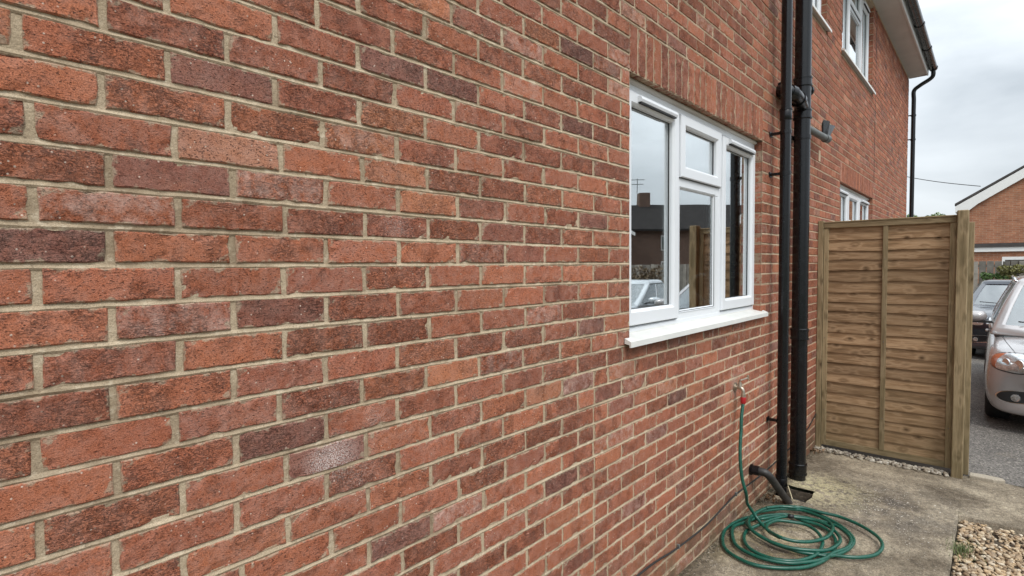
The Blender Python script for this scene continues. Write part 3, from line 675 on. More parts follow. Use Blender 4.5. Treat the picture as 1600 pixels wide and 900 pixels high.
def window(x0, x1, z0, z1, lay, sill=True, y=.060):
    fr = MB(); zb = z0+.016
    ring(fr, x0-.004, x1+.004, zb, z1-.006, .052, y, y+.06, wb=.062, wt=.062)
    for (a, b_, c, d) in lay['bars']: fr.box(a, b_, y+.0015, y+.058, c, d, c=.004)
    F = fr.build('window', m_upvc, house)
    h = MB(); h.box(x0-.004, x1+.004, y-.012, y+.05, z1-.004, z1+.006); h.prism([(y-.004, z1-.022), (y-.016, z1-.017), (y-.02, z1-.008), (y-.012, z1-.0045), (y+.02, z1-.0045), (y+.02, z1-.022)], x0+.001, x1-.001, 'x'); h.build('head_trim', m_soffit, F)
    for (a, b_, c, d, w, wb) in lay['sash']:
        s_ = MB(); ring(s_, a, b_, c, d, w, y-.016, y+.045, .005, wb=wb); s_.build('sash', m_upvc, F)
        q = MB(); q.box(a+.001, b_-.001, y-.008, y-.001, c-.004, c-.0005); q.build('sash_seal', m_gasket, F)
        pane(F, a+w, b_-w, c+wb, d-w, y+.016)
    for (a, b_, c, d) in lay['fixed']: 
        q = MB(); ring(q, a-.012, b_+.012, c-.012, d+.012, .014, y-.002, y+.02, .003); q.build('bead', m_upvc, F)
        pane(F, a, b_, c, d, y+.014)
    for (a, b_, c) in lay['vent']: vent(F, a, b_, c, y-.016)
    if sill:
        s_ = MB(); hz = z0
        s_.prism([(y+.05, hz+.048), (y-.001, hz+.046), (y-.002, hz+.040), (-.030, hz+.024), (-.036, hz+.020), (-.037, hz-.006), (-.029, hz-.007), (-.028, hz+.006), (-.008, hz+.010), (y+.05, hz+.012)], x0-.0015, x1+.0015, 'x')
        for a, b_ in ((x0-.052, x0-.0017), (x1+.0017, x1+.040)):
            s_.prism([(-.003, hz+.035), (-.030, hz+.0235), (-.036, hz+.0195), (-.037, hz-.0062), (-.029, hz-.0072), (-.028, hz+.006), (-.003, hz+.0105)], a, b_, 'x')
        s_.build('sill', m_upvc_old, F)
    return F
lay1 = dict(bars=[(2.822, 2.864, 1.44, 2.606), (3.452, 3.492, 1.44, 2.606), (2.862, 3.454, 2.196, 2.262)],
            sash=[(2.255, 2.838, 1.462, 2.606, .066, .078), (2.866, 3.462, 2.256, 2.606, .066, .068), (3.486, 4.108, 1.462, 2.594, .064, .072)],
            fixed=[(2.884, 3.384, 1.500, 2.196)], vent=[(2.37, 2.77, 2.566), (3.575, 4.045, 2.560)])
lay1['bars'] += [(3.390, 3.454, 1.44, 2.1955), (2.8645, 2.884, 1.45, 2.1955), (2.885, 3.3895, 1.44, 1.4965)]
window(2.216, 4.135, 1.385, 2.6625, lay1)
def lay_std(x0, x1, z0, z1, a=.31, b_=.64, tr=.68):
    W_ = x1-x0; H_ = z1-z0; xa, xb = x0+W_*a, x0+W_*b_; zt = z0+H_*tr
    return dict(bars=[(xa-.02, xa+.02, z0+.06, z1-.06), (xb-.02, xb+.02, z0+.06, z1-.06), (xa+.02, xb-.02, zt-.03, zt+.03)],
                sash=[(x0+.04, xa-.005, z0+.078, z1-.05, .064, .072), (xa+.012, xb-.012, zt+.005, z1-.05, .062, .064), (xb+.005, x1-.04, z0+.078, z1-.05, .064, .072)],
                fixed=[(xa+.045, xb-.045, z0+.12, zt-.055)], vent=[(x0+.15, xa-.10, z1-.09), (xb+.10, x1-.12, z1-.09)])
window(*OPEN[1][:4], lay_std(*OPEN[1][:4], .33, .66, .66)); window(*OPEN[2][:4], lay_std(*OPEN[2][:4], .34, .70)); window(*OPEN[3][:4], lay_std(*OPEN[3][:4], .3, .66))
# rooms behind the windows
def room(x0, x1, z0, z1, dep):
    r = MB(); r.add([(x0, .125, z0), (x1, .125, z0), (x1, .125, z1), (x0, .125, z1), (x0, dep, z0), (x1, dep, z0), (x1, dep, z1), (x0, dep, z1)], [(4, 5, 6, 7), (0, 1, 5, 4), (3, 7, 6, 2), (0, 4, 7, 3), (1, 2, 6, 5)])
    r.build('room', m_room, house, fix=False)
room(1.9, 4.5, .6, 2.9, 3.2); room(6.5, 9.0, .6, 2.9, 3); room(4.9, 8.9, 3.4, 5.22, 2.6)
ct = MB(); vs = []; fs = []
def curtain(x0, x1, y, z0, z1, amp=.022):
    n = 44; vs = []
    for k in range(n+1):
        x = x0+(x1-x0)*k/n; yy = y+amp*math.sin(k*1.25)+amp*.4*math.sin(k*2.9); vs += [(x, yy, z0), (x, yy, z1)]
    c_ = MB(); c_.add(vs, [(2*k, 2*k+2, 2*k+3, 2*k+1) for k in range(n)]); return c_
c_ = curtain(3.95, 4.4, .34, 1.2, 2.75); c_.build('curtain', m_curtain, fix=False, smooth=True, label='grey curtain hanging inside the right pane of the nearest window', cat='curtain')
c_ = curtain(8.2, 8.9, .3, 1.2, 2.8); c_.build('curtain', m_curtain, fix=False, smooth=True, label='grey curtain behind the far ground floor window above the gate', cat='curtain')
c_ = curtain(7.9, 8.7, .3, 3.8, 5.2); c_.build('curtain', m_curtain, fix=False, smooth=True, label='grey curtain inside the upstairs window under the eaves', cat='curtain')
# swan-neck kitchen tap behind the middle pane
kt = thing('kitchen_tap', 'pale curved swan neck tap behind the middle pane of the near window', 'tap', tuple(onY(1102, 486, .26)))
kb = onY(1102, 486, .26); pts = [onY(x_, y_, .26)-kb for x_, y_ in ((1101, 486), (1099, 474), (1093, 466), (1083, 460), (1078, 450), (1078, 441), (1083, 434), (1092, 430), (1101, 429))]
def cat_rom(pts, n=6, closed=False):
    P = [Vector(p) for p in pts]; out_ = []; m_ = len(P)
    for i in range(m_-1 if not closed else m_):
        p0 = P[(i-1) % m_] if closed or i > 0 else P[0]*2-P[1]; p1 = P[i]; p2 = P[(i+1) % m_]; p3 = P[(i+2) % m_] if closed or i+2 < m_ else P[-1]*2-P[-2]
        for k in range(n):
            t_ = k/n; out_.append(.5*((2*p1)+(p2-p0)*t_+(2*p0-5*p1+4*p2-p3)*t_*t_+(3*p1-p0-3*p2+p3)*t_**3))
    if not closed: out_.append(P[-1])
    return out_
sp_ = cat_rom(pts); a = MB(); a.tube(sp_, [.012+.014*math.sin(min(1, k/len(sp_)*1.2)*math.pi) for k in range(len(sp_))], 10); a.build('spout', m_white, kt, smooth=True)
a = MB(); a.tube([(0, 0, -.10), (0, 0, .0), (0, 0, .03)], [.075, .045, .02], 12); a.build('tap_base', m_white, kt, smooth=True)
a = MB(); a.box(2.0, 4.4, .14, .62, 1.30, 1.34, c=.004); a.build('worktop', m_curtain, label='dark kitchen worktop inside under the near window', cat='worktop')

# ------------------------------------------------------------------ PIPES
def collar(mb, x, y, z0, z1, r, n=24):
    mb.tube([(x, y, z0), (x, y, z0+.004), (x, y, z1-.004), (x, y, z1)], [r*.93, r, r, r*.93], n)
# rainwater downpipe
X1, Y1 = 4.305, -.105
dp = thing('downpipe', 'slim black downpipe left of the thick soil stack, foot in the open gully', 'downpipe', (X1, Y1, 0), 'drain pipes on the side wall')
def local(mb, o): mb.v = [(v[0]-o.location.x, v[1]-o.location.y, v[2]-o.location.z) for v in mb.v]; return mb
a = MB(); a.tube([(X1, Y1, -.10), (X1, Y1, 5.25), (X1, Y1-.02, 5.31), (X1, -.33, 5.33)], .0365, 24); smooth_angle(local(a, dp).build('pipe', m_pipe, dp), 40)
for z0, z1 in ((.085, .155), (2.82, 2.90)):
    a = MB(); collar(a, X1, Y1, z0, z1, .0415); a.tube([(X1, Y1, z1-.006), (X1, Y1, z1+.004)], .044, 24); smooth_angle(local(a, dp).build('socket', m_pipe, dp), 40)
for z in (.575, 2.435, 2.735):
    a = MB(); a.tube([(X1, Y1, z-.012), (X1, Y1, z+.012)], .0405, 24); a.box(X1-.012, X1+.012, -.075, -.001, z-.010, z+.010, c=.002); a.box(X1-.03, X1+.03, -.006, .0, z-.018, z+.018)
    smooth_angle(local(a, dp).build('pipe_clip', m_pipe, dp), 30)
# soil stack
X2, Y2 = 4.797, -.095; R2 = .060
ss = thing('soil_stack', 'thick black soil pipe running up the wall beside the slim downpipe', 'soil pipe', (X2, Y2, 0), 'drain pipes on the side wall')
a = MB(); a.tube([(X2, Y2, -.06), (X2, Y2, 5.24)], R2, 32); smooth_angle(local(a, ss).build('pipe', m_pipe, ss), 40)
zpx = lambda y: onY(1254, y, Y2).z
for z0, z1 in ((zpx(137), zpx(121)), (zpx(188), zpx(172)), (1.14, 1.235), (.02, .12)):
    a = MB(); collar(a, X2, Y2, z0, z1, R2+.006, 32)
    for q in (z0+.012, z1-.010): a.tube([(X2, Y2, q-.006), (X2, Y2, q+.006)], R2+.010, 32)
    smooth_angle(local(a, ss).build('collar', m_pipe, ss), 40)
a = MB(); a.tube([(X2, Y2, 2.765), (X2, Y2, 2.795)], R2+.006, 32); a.box(X2-.05, X2+.05, -.038, -.001, 2.762, 2.798); a.box(X2+R2-.004, X2+R2+.03, Y2-.008, Y2+.008, 2.768, 2.792)
smooth_angle(local(a, ss).build('pipe_clip', m_pipe, ss), 30)
zb_ = 3.12
a = MB(); bp_ = [onY(1217, 141, .03), onY(1219, 142, -.01), onY(1224, 143, -.045), onY(1232, 144, -.085), onY(1242, 149, -.115), onY(1249, 158, -.11), Vector((X2, Y2, onY(1254, 170, Y2).z))]
a.tube(cat_rom(bp_, 5), .050, 24); smooth_angle(local(a, ss).build('branch_pipe', m_pipe, ss), 50)
a = MB(); a.tube([bp_[0], bp_[1]+Vector((0, -.012, 0))], .064, 24)
smooth_angle(local(a, ss).build('branch_socket', m_pipe, ss), 40)
for p_, q_ in ((bp_[3]+Vector((.0, .0, .0)), bp_[3]*.3+bp_[4]*.7), (bp_[4]*.4+bp_[5]*.6, bp_[4]*.1+bp_[5]*.9)):
    a = MB(); a.tube([p_, q_], .059, 24); smooth_angle(local(a, ss).build('branch_socket', m_pipe, ss), 40)
a = MB(); kx = X2+.045; kz = onY(1268, 152, Y2).z; a.tube([(X2+.03, Y2-.01, kz-.005), (kx+.02, Y2-.02, kz)], .040, 18); a.tube([(kx+.02, Y2-.02, kz), (kx+.04, Y2-.024, kz)], .046, 10); a.box(kx+.04, kx+.056, Y2-.032, Y2-.012, kz-.037, kz+.037)
smooth_angle(local(a, ss).build('access_cap', m_pipe, ss), 35)
# waste pipe from the wall into the gully
wp = thing('waste_pipe', 'short weathered elbow pipe leaving the wall low down and dropping into the gully', 'waste pipe', (3.93, 0, .29))
q0 = Vector((3.93, 0, .29)); pl = [q0+Vector((0, .01, 0)), q0+Vector((.004, -.075, .0)), q0+Vector((.016, -.105, -.012)), q0+Vector((.05, -.125, -.05)), Vector((4.10, -.155, .115)), Vector((4.235, -.185, -.02)), Vector((4.31, -.20, -.095))]
a = MB(); a.tube(cat_rom(pl, 5), .027, 18); smooth_angle(local(a, wp).build('pipe', m_pipe_old, wp), 50)
a = MB(); a.tube([q0+Vector((0, -.012, 0)), q0+Vector((.004, -.058, 0))], .034, 18); a.tube([q0+Vector((0, -.001, 0)), q0+Vector((0, -.012, 0))], .038, 18); smooth_angle(local(a, wp).build('socket', m_pipe, wp), 40)
# far downpipe at the house corner
cp = thing('downpipe', 'thin black downpipe at the far corner of the house under the gutter end', 'downpipe', (12.68, -.13, 0), 'drain pipes on the side wall')
cx, cy = 12.655, -.072
a = MB(); a.tube(cat_rom([(cx-.02, -.352, E_Z+.10), (cx-.01, -.352, E_Z-.02), (cx, -.30, E_Z-.08), (cx, -.16, E_Z-.16), (cx, cy, E_Z-.24), (cx, cy, E_Z-.4)], 5)+[Vector((cx, cy, 2.0)), Vector((cx, cy, -.05))], .036, 16); smooth_angle(local(a, cp).build('pipe', m_pipe, cp), 50)
for z in (4.55, 4.1, 2.6, 1.3):
    a = MB(); a.tube([(cx, cy, z-.015), (cx, cy, z+.015)], .043, 16); a.box(cx-.045, cx-.03, cy+.02, .02, z-.010, z+.010); local(a, cp).build('pipe_clip', m_pipe, cp)
a = MB(); collar(a, cx, cy, 2.35, 2.45, .043, 16); local(a, cp).build('socket', m_pipe, cp)
# grey arm with the two black flaps
wa = thing('wall_arm', 'grey plastic arm with two black flaps sticking out beyond the soil stack', 'wall bracket', (5.24, 0, 2.92))
pe = Vector((5.57, -.105, 2.905)); a = MB(); a.tube([(5.18, .0, 2.95), (5.22, -.03, 2.948), tuple(pe)], [.030, .030, .030], 18); smooth_angle(local(a, wa).build('arm', m_grey, wa), 40)
a = MB(); a.tube([pe+Vector((-.02, .006, .0)), pe+Vector((.035, -.010, -.002))], [.036, .034], 18); a.tube([pe+Vector((.012, 0, -.01)), pe+Vector((.012, 0, .075))], .011, 8); smooth_angle(local(a, wa).build('end_cap', m_grey, wa), 40)
for dx, tp in ((-.10, -.03), (.055, .16)):
    f_ = MB(); b0 = pe+Vector((dx*.35+.008, 0, .016)); w_ = .050
    f_.add([b0+Vector((-w_, .006, 0)), b0+Vector((w_, -.006, 0)), b0+Vector((w_+tp*.9, -.03, .135)), b0+Vector((-w_+tp*.7-.02, .0, .13)), b0+Vector((-w_, .018, 0)), b0+Vector((w_, .006, 0)), b0+Vector((w_+tp*.9, -.018, .115)), b0+Vector((-w_+tp*.7-.02, .012, .10))],
           [(0, 1, 2, 3), (4, 5, 6, 7), (0, 1, 5, 4), (1, 2, 6, 5), (2, 3, 7, 6), (3, 0, 4, 7)]); local(f_, wa).build('flap', m_pipe, wa)
a = MB(); a.box(5.775, 5.845, -.0025, .004, 2.745, 2.85); a.build('patch', m_mortar, house)

# ------------------------------------------------------------------ CABLE
pts = [(1.2, -.006, .215), (2.27, -.006, .24), (2.7, -.009, .205), (3.105, -.006, .182), (3.4, -.008, .20), (3.62, -.006, .208), (3.85, -.008, .20), (4.107, -.006, .186), (4.45, -.007, .184), (4.9, -.006, .19), (5.4, -.007, .21), (5.81, -.006, .30)]
cb = thing('cable', 'thin black cable clipped along the foot of the brick wall', 'cable', (3.1, 0, .18))
a = MB(); a.tube(cat_rom(pts, 6), .0048, 8); local(a, cb).build('cable_run', m_cable, cb, smooth=True)
for q in (2.0, 2.75, 3.62, 4.15):
    a = MB(); p_ = min(cat_rom(pts, 12), key=lambda v: abs(v.x-q)); a.box(p_.x-.005, p_.x+.005, -.016, -.0005, p_.z-.009, p_.z+.016, c=.002); local(a, cb).build('cable_clip', m_grey, cb)

# ------------------------------------------------------------------ OUTSIDE TAP
tx, tz = 3.60, .945
tp_ = thing('garden_tap', 'small brass outdoor tap on the brick wall above the hose', 'tap', (tx, 0, tz))
a = MB(); a.tube([(0, -.001, 0), (0, -.007, 0)], .030, 20); a.tube([(0, -.007, 0), (0, -.012, 0)], .022, 16); smooth_angle(a.build('wall_plate', m_brass, tp_))
a = MB(); a.tube(cat_rom([(0, -.01, 0), (0, -.028, 0), (0, -.044, -.004), (0, -.054, -.018), (0, -.056, -.045)], 4), [.011]*16+[.0125], 14); a.tube([(0, -.034, 0), (0, -.034, .035)], [.0145, .010], 12); a.tube([(0, -.025, 0), (0, -.038, 0)], .016, 6); smooth_angle(a.build('tap_body', m_brass, tp_))
a = MB(); a.tube([(0, -.034, .035), (0, -.034, .05)], .006, 8); a.tube([(0, -.034, .048), (.03, -.045, .050), (.075, -.058, .056)], [.007, .005, .006], 8); a.box(.068, .082, -.064, -.052, .046, .074, c=.002); smooth_angle(a.build('lever', m_brass, tp_))
a = MB(); a.tube([(0, -.056, -.040), (0, -.056, -.062)], .0155, 12); smooth_angle(a.build('nozzle', m_brass, tp_))
# ------------------------------------------------------------------ HOSE
hs = thing('garden_hose', 'green garden hose hanging from the tap and coiled loosely on the path', 'hose', (3.8, -.4, 0))
a = MB(); a.tube([(tx, -.056, tz-.060), (tx, -.056, tz-.066), (tx, -.056, tz-.098), (tx, -.056, tz-.105)], [.017, .0185, .0175, .013], 16); smooth_angle(local(a, hs).build('connector', m_red, hs))
R_H = .0105
def hz(x, y, lift):                                # zoomed crop coordinates (5.517 px per photo px)
    X = 1110+x/5.517; Y = 770+y/5.517; p = onZ(X, Y, 0.0)
    for _ in range(3): p = onZ(X, Y, gz(p.x)+lift)
    return p
L1 = R_H+.004
def lp(pts, z0, z1): return [hz(x, y, z0+(z1-z0)*k/(len(pts)-1)) for k, (x, y) in enumerate(pts)]
rb_ = random.Random(5); drop = [Vector((tx, -.056, tz-.10))] + [onY(x, y, Y) for x, y, Y in ((1158.5, 652, -.060), (1158, 672, -.066), (1156.5, 700, -.075), (1157, 725, -.085), (1160, 750, -.10), (1166, 772, -.12))]
s1 = lp([(300, 62), (345, 150), (405, 232), (480, 312), (570, 372), (680, 408), (800, 422), (900, 412), (1000, 385), (1058, 338), (1050, 285), (1000, 235), (900, 186), (780, 152), (640, 140)], .085, .030)
s1[0] = hz(312, 85, .17); s1[1] = hz(352, 160, .10); s1[2] = hz(405, 232, .055); s1[3] = hz(480, 312, .035)
s2 = lp([(520, 150), (420, 172), (352, 215), (322, 262), (350, 318), (430, 374), (540, 432), (660, 478), (800, 516), (920, 536), (1040, 545), (1150, 506), (1230, 452), (1232, 392), (1170, 322), (1080, 262), (960, 202), (840, 160)], .030, .018)
s3 = lp([(720, 128), (600, 124), (480, 138), (385, 175), (338, 228), (345, 300), (420, 372), (540, 432), (700, 482), (860, 498), (1000, 488), (1105, 450), (1118, 392), (1060, 316), (960, 258), (830, 218), (700, 208), (560, 206), (440, 226)], .046, .034)
s4 = lp([(340, 205), (225, 248), (132, 315), (102, 400), (132, 490), (250, 570), (400, 622), (600, 652), (780, 652), (900, 622), (1000, 572), (1070, 485), (1080, 402), (1030, 336), (930, 276), (800, 236), (660, 190), (540, 190), (430, 208)], L1, .022)
s5 = lp([(300, 248), (212, 288), (180, 352), (210, 440), (320, 512), (470, 572), (650, 604), (820, 604), (960, 570), (1060, 520), (1180, 480), (1215, 425), (1190, 365), (1120, 300), (1020, 262), (880, 226), (740, 206), (600, 214), (480, 250)], L1, .040)
s6 = lp([(340, 318), (288, 362), (290, 422), (350, 490), (480, 552), (640, 582), (780, 576), (900, 532), (958, 472), (968, 402), (920, 332), (820, 274), (700, 250), (570, 240), (490, 278), (500, 330), (600, 385)], L1, .046)
s7 = lp([(480, 130), (600, 118), (780, 126), (950, 168), (1100, 202), (1250, 260), (1380, 332), (1462, 402), (1482, 470), (1425, 532), (1300, 556), (1180, 553), (1080, 540), (960, 528), (840, 500)], .05, L1+.002)
path = drop+[p_+Vector((rb_.gauss(0, .0035), rb_.gauss(0, .0035), 0)) for p_ in s1+s2+s3+s4+s5+s6]
def relax(c, it=3):
    for _ in range(it): c = [c[0]]+[c[k-1]*.25+c[k]*.5+c[k+1]*.25 for k in range(1, len(c)-1)]+[c[-1]]
    return c
P_ = relax(cat_rom(path, 8), 2); a = MB(); a.tube(P_, R_H, 10); local(a, hs).build('hose_tube', m_hose, hs, smooth=True)
# short dark splice then the last long loop, one hose
P7 = relax(cat_rom(s7, 8), 2); a = MB(); a.tube(P7, R_H, 10); local(a, hs).build('hose_tube', m_hose, hs, smooth=True)
sp0 = hz(670, 200, .055); sp1 = hz(718, 205, .055); a = MB(); a.tube([sp0, sp1], .0125, 12); local(a, hs).build('hose_joiner', m_gasket, hs, smooth=True)

# ------------------------------------------------------------------ TIMBER GATE
gt = thing('timber_gate', 'tall timber lap board gate standing between house wall and square post', 'gate', (5.83, -.5, 0))
def gpart(mb, name, m_): mb = local(mb, gt); return mb.build(name, m_, gt)
a = MB(); a.box(5.795, 5.868, -.045, -.002, -.02, 2.175, c=.003); gpart(a, 'wall_batten', m_frame_v)
ZB, ZT = .006, 2.150
for y0, y1 in ((-.0880, -.0480), (-1.0290, -.9870)):
    a = MB(); a.box(5.812, 5.842, y0, y1, ZB, ZT-.05, c=.002); gpart(a, 'stile', m_frame_v)
a = MB(); a.box(5.810, 5.842, -.5560, -.5175, ZB+.05, ZT-.05, c=.002); gpart(a, 'stile', m_frame_v)
a = MB(); a.box(5.806, 5.846, -1.031, -.047, ZT-.0495, ZT, c=.003); gpart(a, 'top_rail', m_frame_h)
a = MB(); a.box(5.800, 5.850, -1.031, -.046, ZT+.0005, ZT+.013, c=.003); gpart(a, 'capping', m_frame_h)
a = MB(); a.box(5.813, 5.841, -.986, -.089, ZB, ZB+.055, c=.002); gpart(a, 'bottom_rail', m_frame_h)
rb = random.Random(4); z = ZB+.04
while z < ZT-.06:
    h = rb.uniform(.083, .112); top = min(z+h+.03, ZT-.03)
    # waney lap board: thick lower edge stands proud, thin top tucks behind the next one
    n = 16; vs = []; ph = rb.uniform(0, 6)
    amp = rb.choice((.0008, .001, .0015, .002, .0045)); k1, k2 = rb.uniform(.25, .7), rb.uniform(.8, 1.6)
    for k in range(n+1):
        y = -1.005+(1.005-.066)*k/n; e = amp*math.sin(k*k1+ph)+amp*.5*math.sin(k*k2+ph*2)
        vs += [(5.824+rb.uniform(-.0006, .0006), y, z+e), (5.8245, y, z+e+.012), (5.8395, y, top), (5.8425, y, top), (5.833, y, z+e)]
    F = [(k*5+l, k*5+(l+1) % 5, k*5+5+(l+1) % 5, k*5+5+l) for k in range(n) for l in range(5)] + [(4, 3, 2, 1, 0), tuple(n*5+l for l in range(5))]
    a = MB(); a.add(vs, F); gpart(a, 'board', m_board); z += h
for zz in (.35, 1.05, 1.8):
    for yy in (-.068, -1.008, -.537):
        a = MB(); a.tube([(5.8135 if yy != -.537 else 5.8115, yy, zz), (5.8085 if yy != -.537 else 5.8065, yy, zz)], .0035, 8); gpart(a, 'screw', m_grey)
ps = thing('gate_post', 'thick square timber post at the free edge of the gate', 'post', (5.79, -1.085, 0))
a = MB(); a.box(5.742, 5.838, -1.1085, -1.0325, -.05, 2.195, c=.006); local(a, ps).build('post', m_frame_v, ps)
ps2 = thing('fence_batten', 'thin upright timber board just behind the square gate post', 'board', (5.9, -1.14, 0))
a = MB(); a.box(5.872, 5.898, -1.143, -1.060, -.04, 2.10, c=.003); local(a, ps2).build('board', m_frame_v, ps2)

# ------------------------------------------------------------------ SMALL DEBRIS AND WEEDS
m_leafd = leaf_mat('dead_leaf', (.06, .035, .018), (.17, .10, .05)); m_agg = stone_mat('aggregate', [(.30, .26, .21), (.55, .50, .43), (.22, .18, .15), (.66, .62, .55), (.38, .33, .27)]); m_dirt = stone_mat('dirt_crumb', [(.05, .038, .025), (.12, .09, .06), (.04, .03, .02), (.24, .19, .13), (.07, .07, .03)]); m_grass = leaf_mat('weed_leaf', (.045, .065, .018), (.11, .135, .045))
def blades(name, c0, n, spread, h, w, m_, flat=False, seed=1, **kw):
    rg = np.random.default_rng(seed); vs = []; fs = []
    for k in range(n):
        a = rg.uniform(0, 6.28); r = abs(rg.normal())*spread*.5; bx, by = c0[0]+r*math.cos(a), c0[1]+r*math.sin(a)*(.6 if not flat else 1); bz = c0[2]
        a2 = rg.uniform(0, 6.28); hh = h*rg.uniform(.4, 1); ln = hh*rg.uniform(.3, 1.3); dx, dy = math.cos(a2), math.sin(a2); ww = w*rg.uniform(.6, 1.3)
        sx_, sy_ = -dy*ww, dx*ww; b = len(vs)
        if flat:
            vs += [(bx, by, bz+rg.uniform(0, .02)), (bx+dx*h*.5+sx_, by+dy*h*.5+sy_, bz+rg.uniform(.0, .03)), (bx+dx*h, by+dy*h, bz+rg.uniform(0, .02)), (bx+dx*h*.5-sx_, by+dy*h*.5-sy_, bz+rg.uniform(0, .03))]; fs.append((b, b+1, b+2, b+3))
        else:
            vs += [(bx-sx_, by-sy_, bz), (bx+sx_, by+sy_, bz), (bx+dx*ln*.4+sx_*.8, by+dy*ln*.4+sy_*.8, bz+hh*.65), (bx+dx*ln*.4-sx_*.8, by+dy*ln*.4-sy_*.8, bz+hh*.65), (bx+dx*ln, by+dy*ln, bz+hh)]; fs += [(b, b+1, b+2, b+3), (b+3, b+2, b+4)]
    me = bpy.data.meshes.new(name); me.from_pydata(vs, [], fs); me.update(); return link(name, me, m_, **kw)
blades('dead_leaves', (4.17, -.05, gz(4.17)+.008), 60, .10, .022, .008, m_leafd, True, 2, kind='stuff', label='dead leaves and dirt caught behind the waste pipe', cat='leaves')
blades('dead_leaves', (5.68, -.03, gz(5.7)+.006), 50, .10, .02, .007, m_leafd, True, 5, kind='stuff', label='dead leaves in the corner of wall and gate', cat='leaves')
rgq = np.random.default_rng(31); n = 520; gx = 4.62+rgq.normal(size=n)*.30; gy = -.70+rgq.normal(size=n)*.17; kk = (gy > -1.08) & (gy < -.32) & (gx < 5.7); gx, gy = gx[kk], gy[kk]; n = len(gx)
stones('exposed_aggregate', np.stack([gx, gy, np.array([cz(a_, b_) for a_, b_ in zip(gx, gy)])-.0005], 1), rgq.uniform(.003, .0085, n)*rgq.uniform(.5, 1, n), m_agg, 33, .35, hi=False, kind='stuff', label='pale pebbles showing through the worn middle of the concrete path', cat='pebbles')
rgd = np.random.default_rng(21); n = 900; gx = rgd.uniform(2.3, 5.72, n); gy = -np.abs(rgd.normal(size=n))*.028-.004; kk = ~((gx > HX0-.03) & (gx < HX1+.03) & (gy < HY1+.03)); gx, gy = gx[kk], gy[kk]; n = len(gx)
stones('wall_foot_dirt', np.stack([gx, gy, np.array([cz(a_, b_) for a_, b_ in zip(gx, gy)])+.001], 1), rgd.uniform(.002, .008, n), m_dirt, 22, hi=False, kind='stuff', label='crumbs of dirt and mortar along the foot of the brick wall', cat='dirt')
blades('weed', tuple(onZ(1502, 862, gz(4.0)-.02)), 330, .16, .045, .0014, m_grass, False, 3, kind='stuff', label='small green grassy weed in the gravel at the slab edge', cat='weed')
blades('weed', tuple(onZ(1500, 806, gz(4.8)-.02)), 90, .06, .028, .0014, m_grass, False, 9, kind='stuff', label='tiny weed sprouting at the corner of the concrete slab', cat='weed')
a = MB(); tw = [onZ(1231, 771, .0), onZ(1239, 783, -.03)]; a.tube([tw[0]+Vector((0, 0, .06)), tw[1]], .004, 6); a.build('twig', simple('straw', (.5, .42, .27), .7), label='pale twig leaning into the drain gully', cat='twig')

# ------------------------------------------------------------------ CARS
m_silver = paint_mat('silver_mauve_paint', (.43, .405, .40), .42, .24); m_navy = paint_mat('navy_paint', (.012, .016, .030), .2, .25)
m_tyre = simple('tyre', (.018, .018, .018), .85, bump=.003, bscale=80); m_rim = simple('rim', (.45, .45, .46), .35, metal=.8)
m_trim = simple('black_trim', (.015, .015, .016), .45); m_chrome = simple('chrome', (.75, .75, .76), .12, metal=1., var=.04)
m_amber = simple('amber_lens', (.36, .10, .045), .12, coat=1); m_lamp = simple('lamp_reflector', (.62, .63, .64), .16, metal=.75, coat=1, var=.35, scale=24); m_inner = simple('car_interior', (.05, .048, .045), .8)
m_lens = glass_mat('lens_glass', .35, (.9, .9, .9))
def grid_faces(nu, nv, closed=False):
    return [(i*nv+j, i*nv+(j+1) % nv, (i+1)*nv+(j+1) % nv, (i+1)*nv+j) for i in range(nu-1) for j in range(nv if closed else nv-1)]
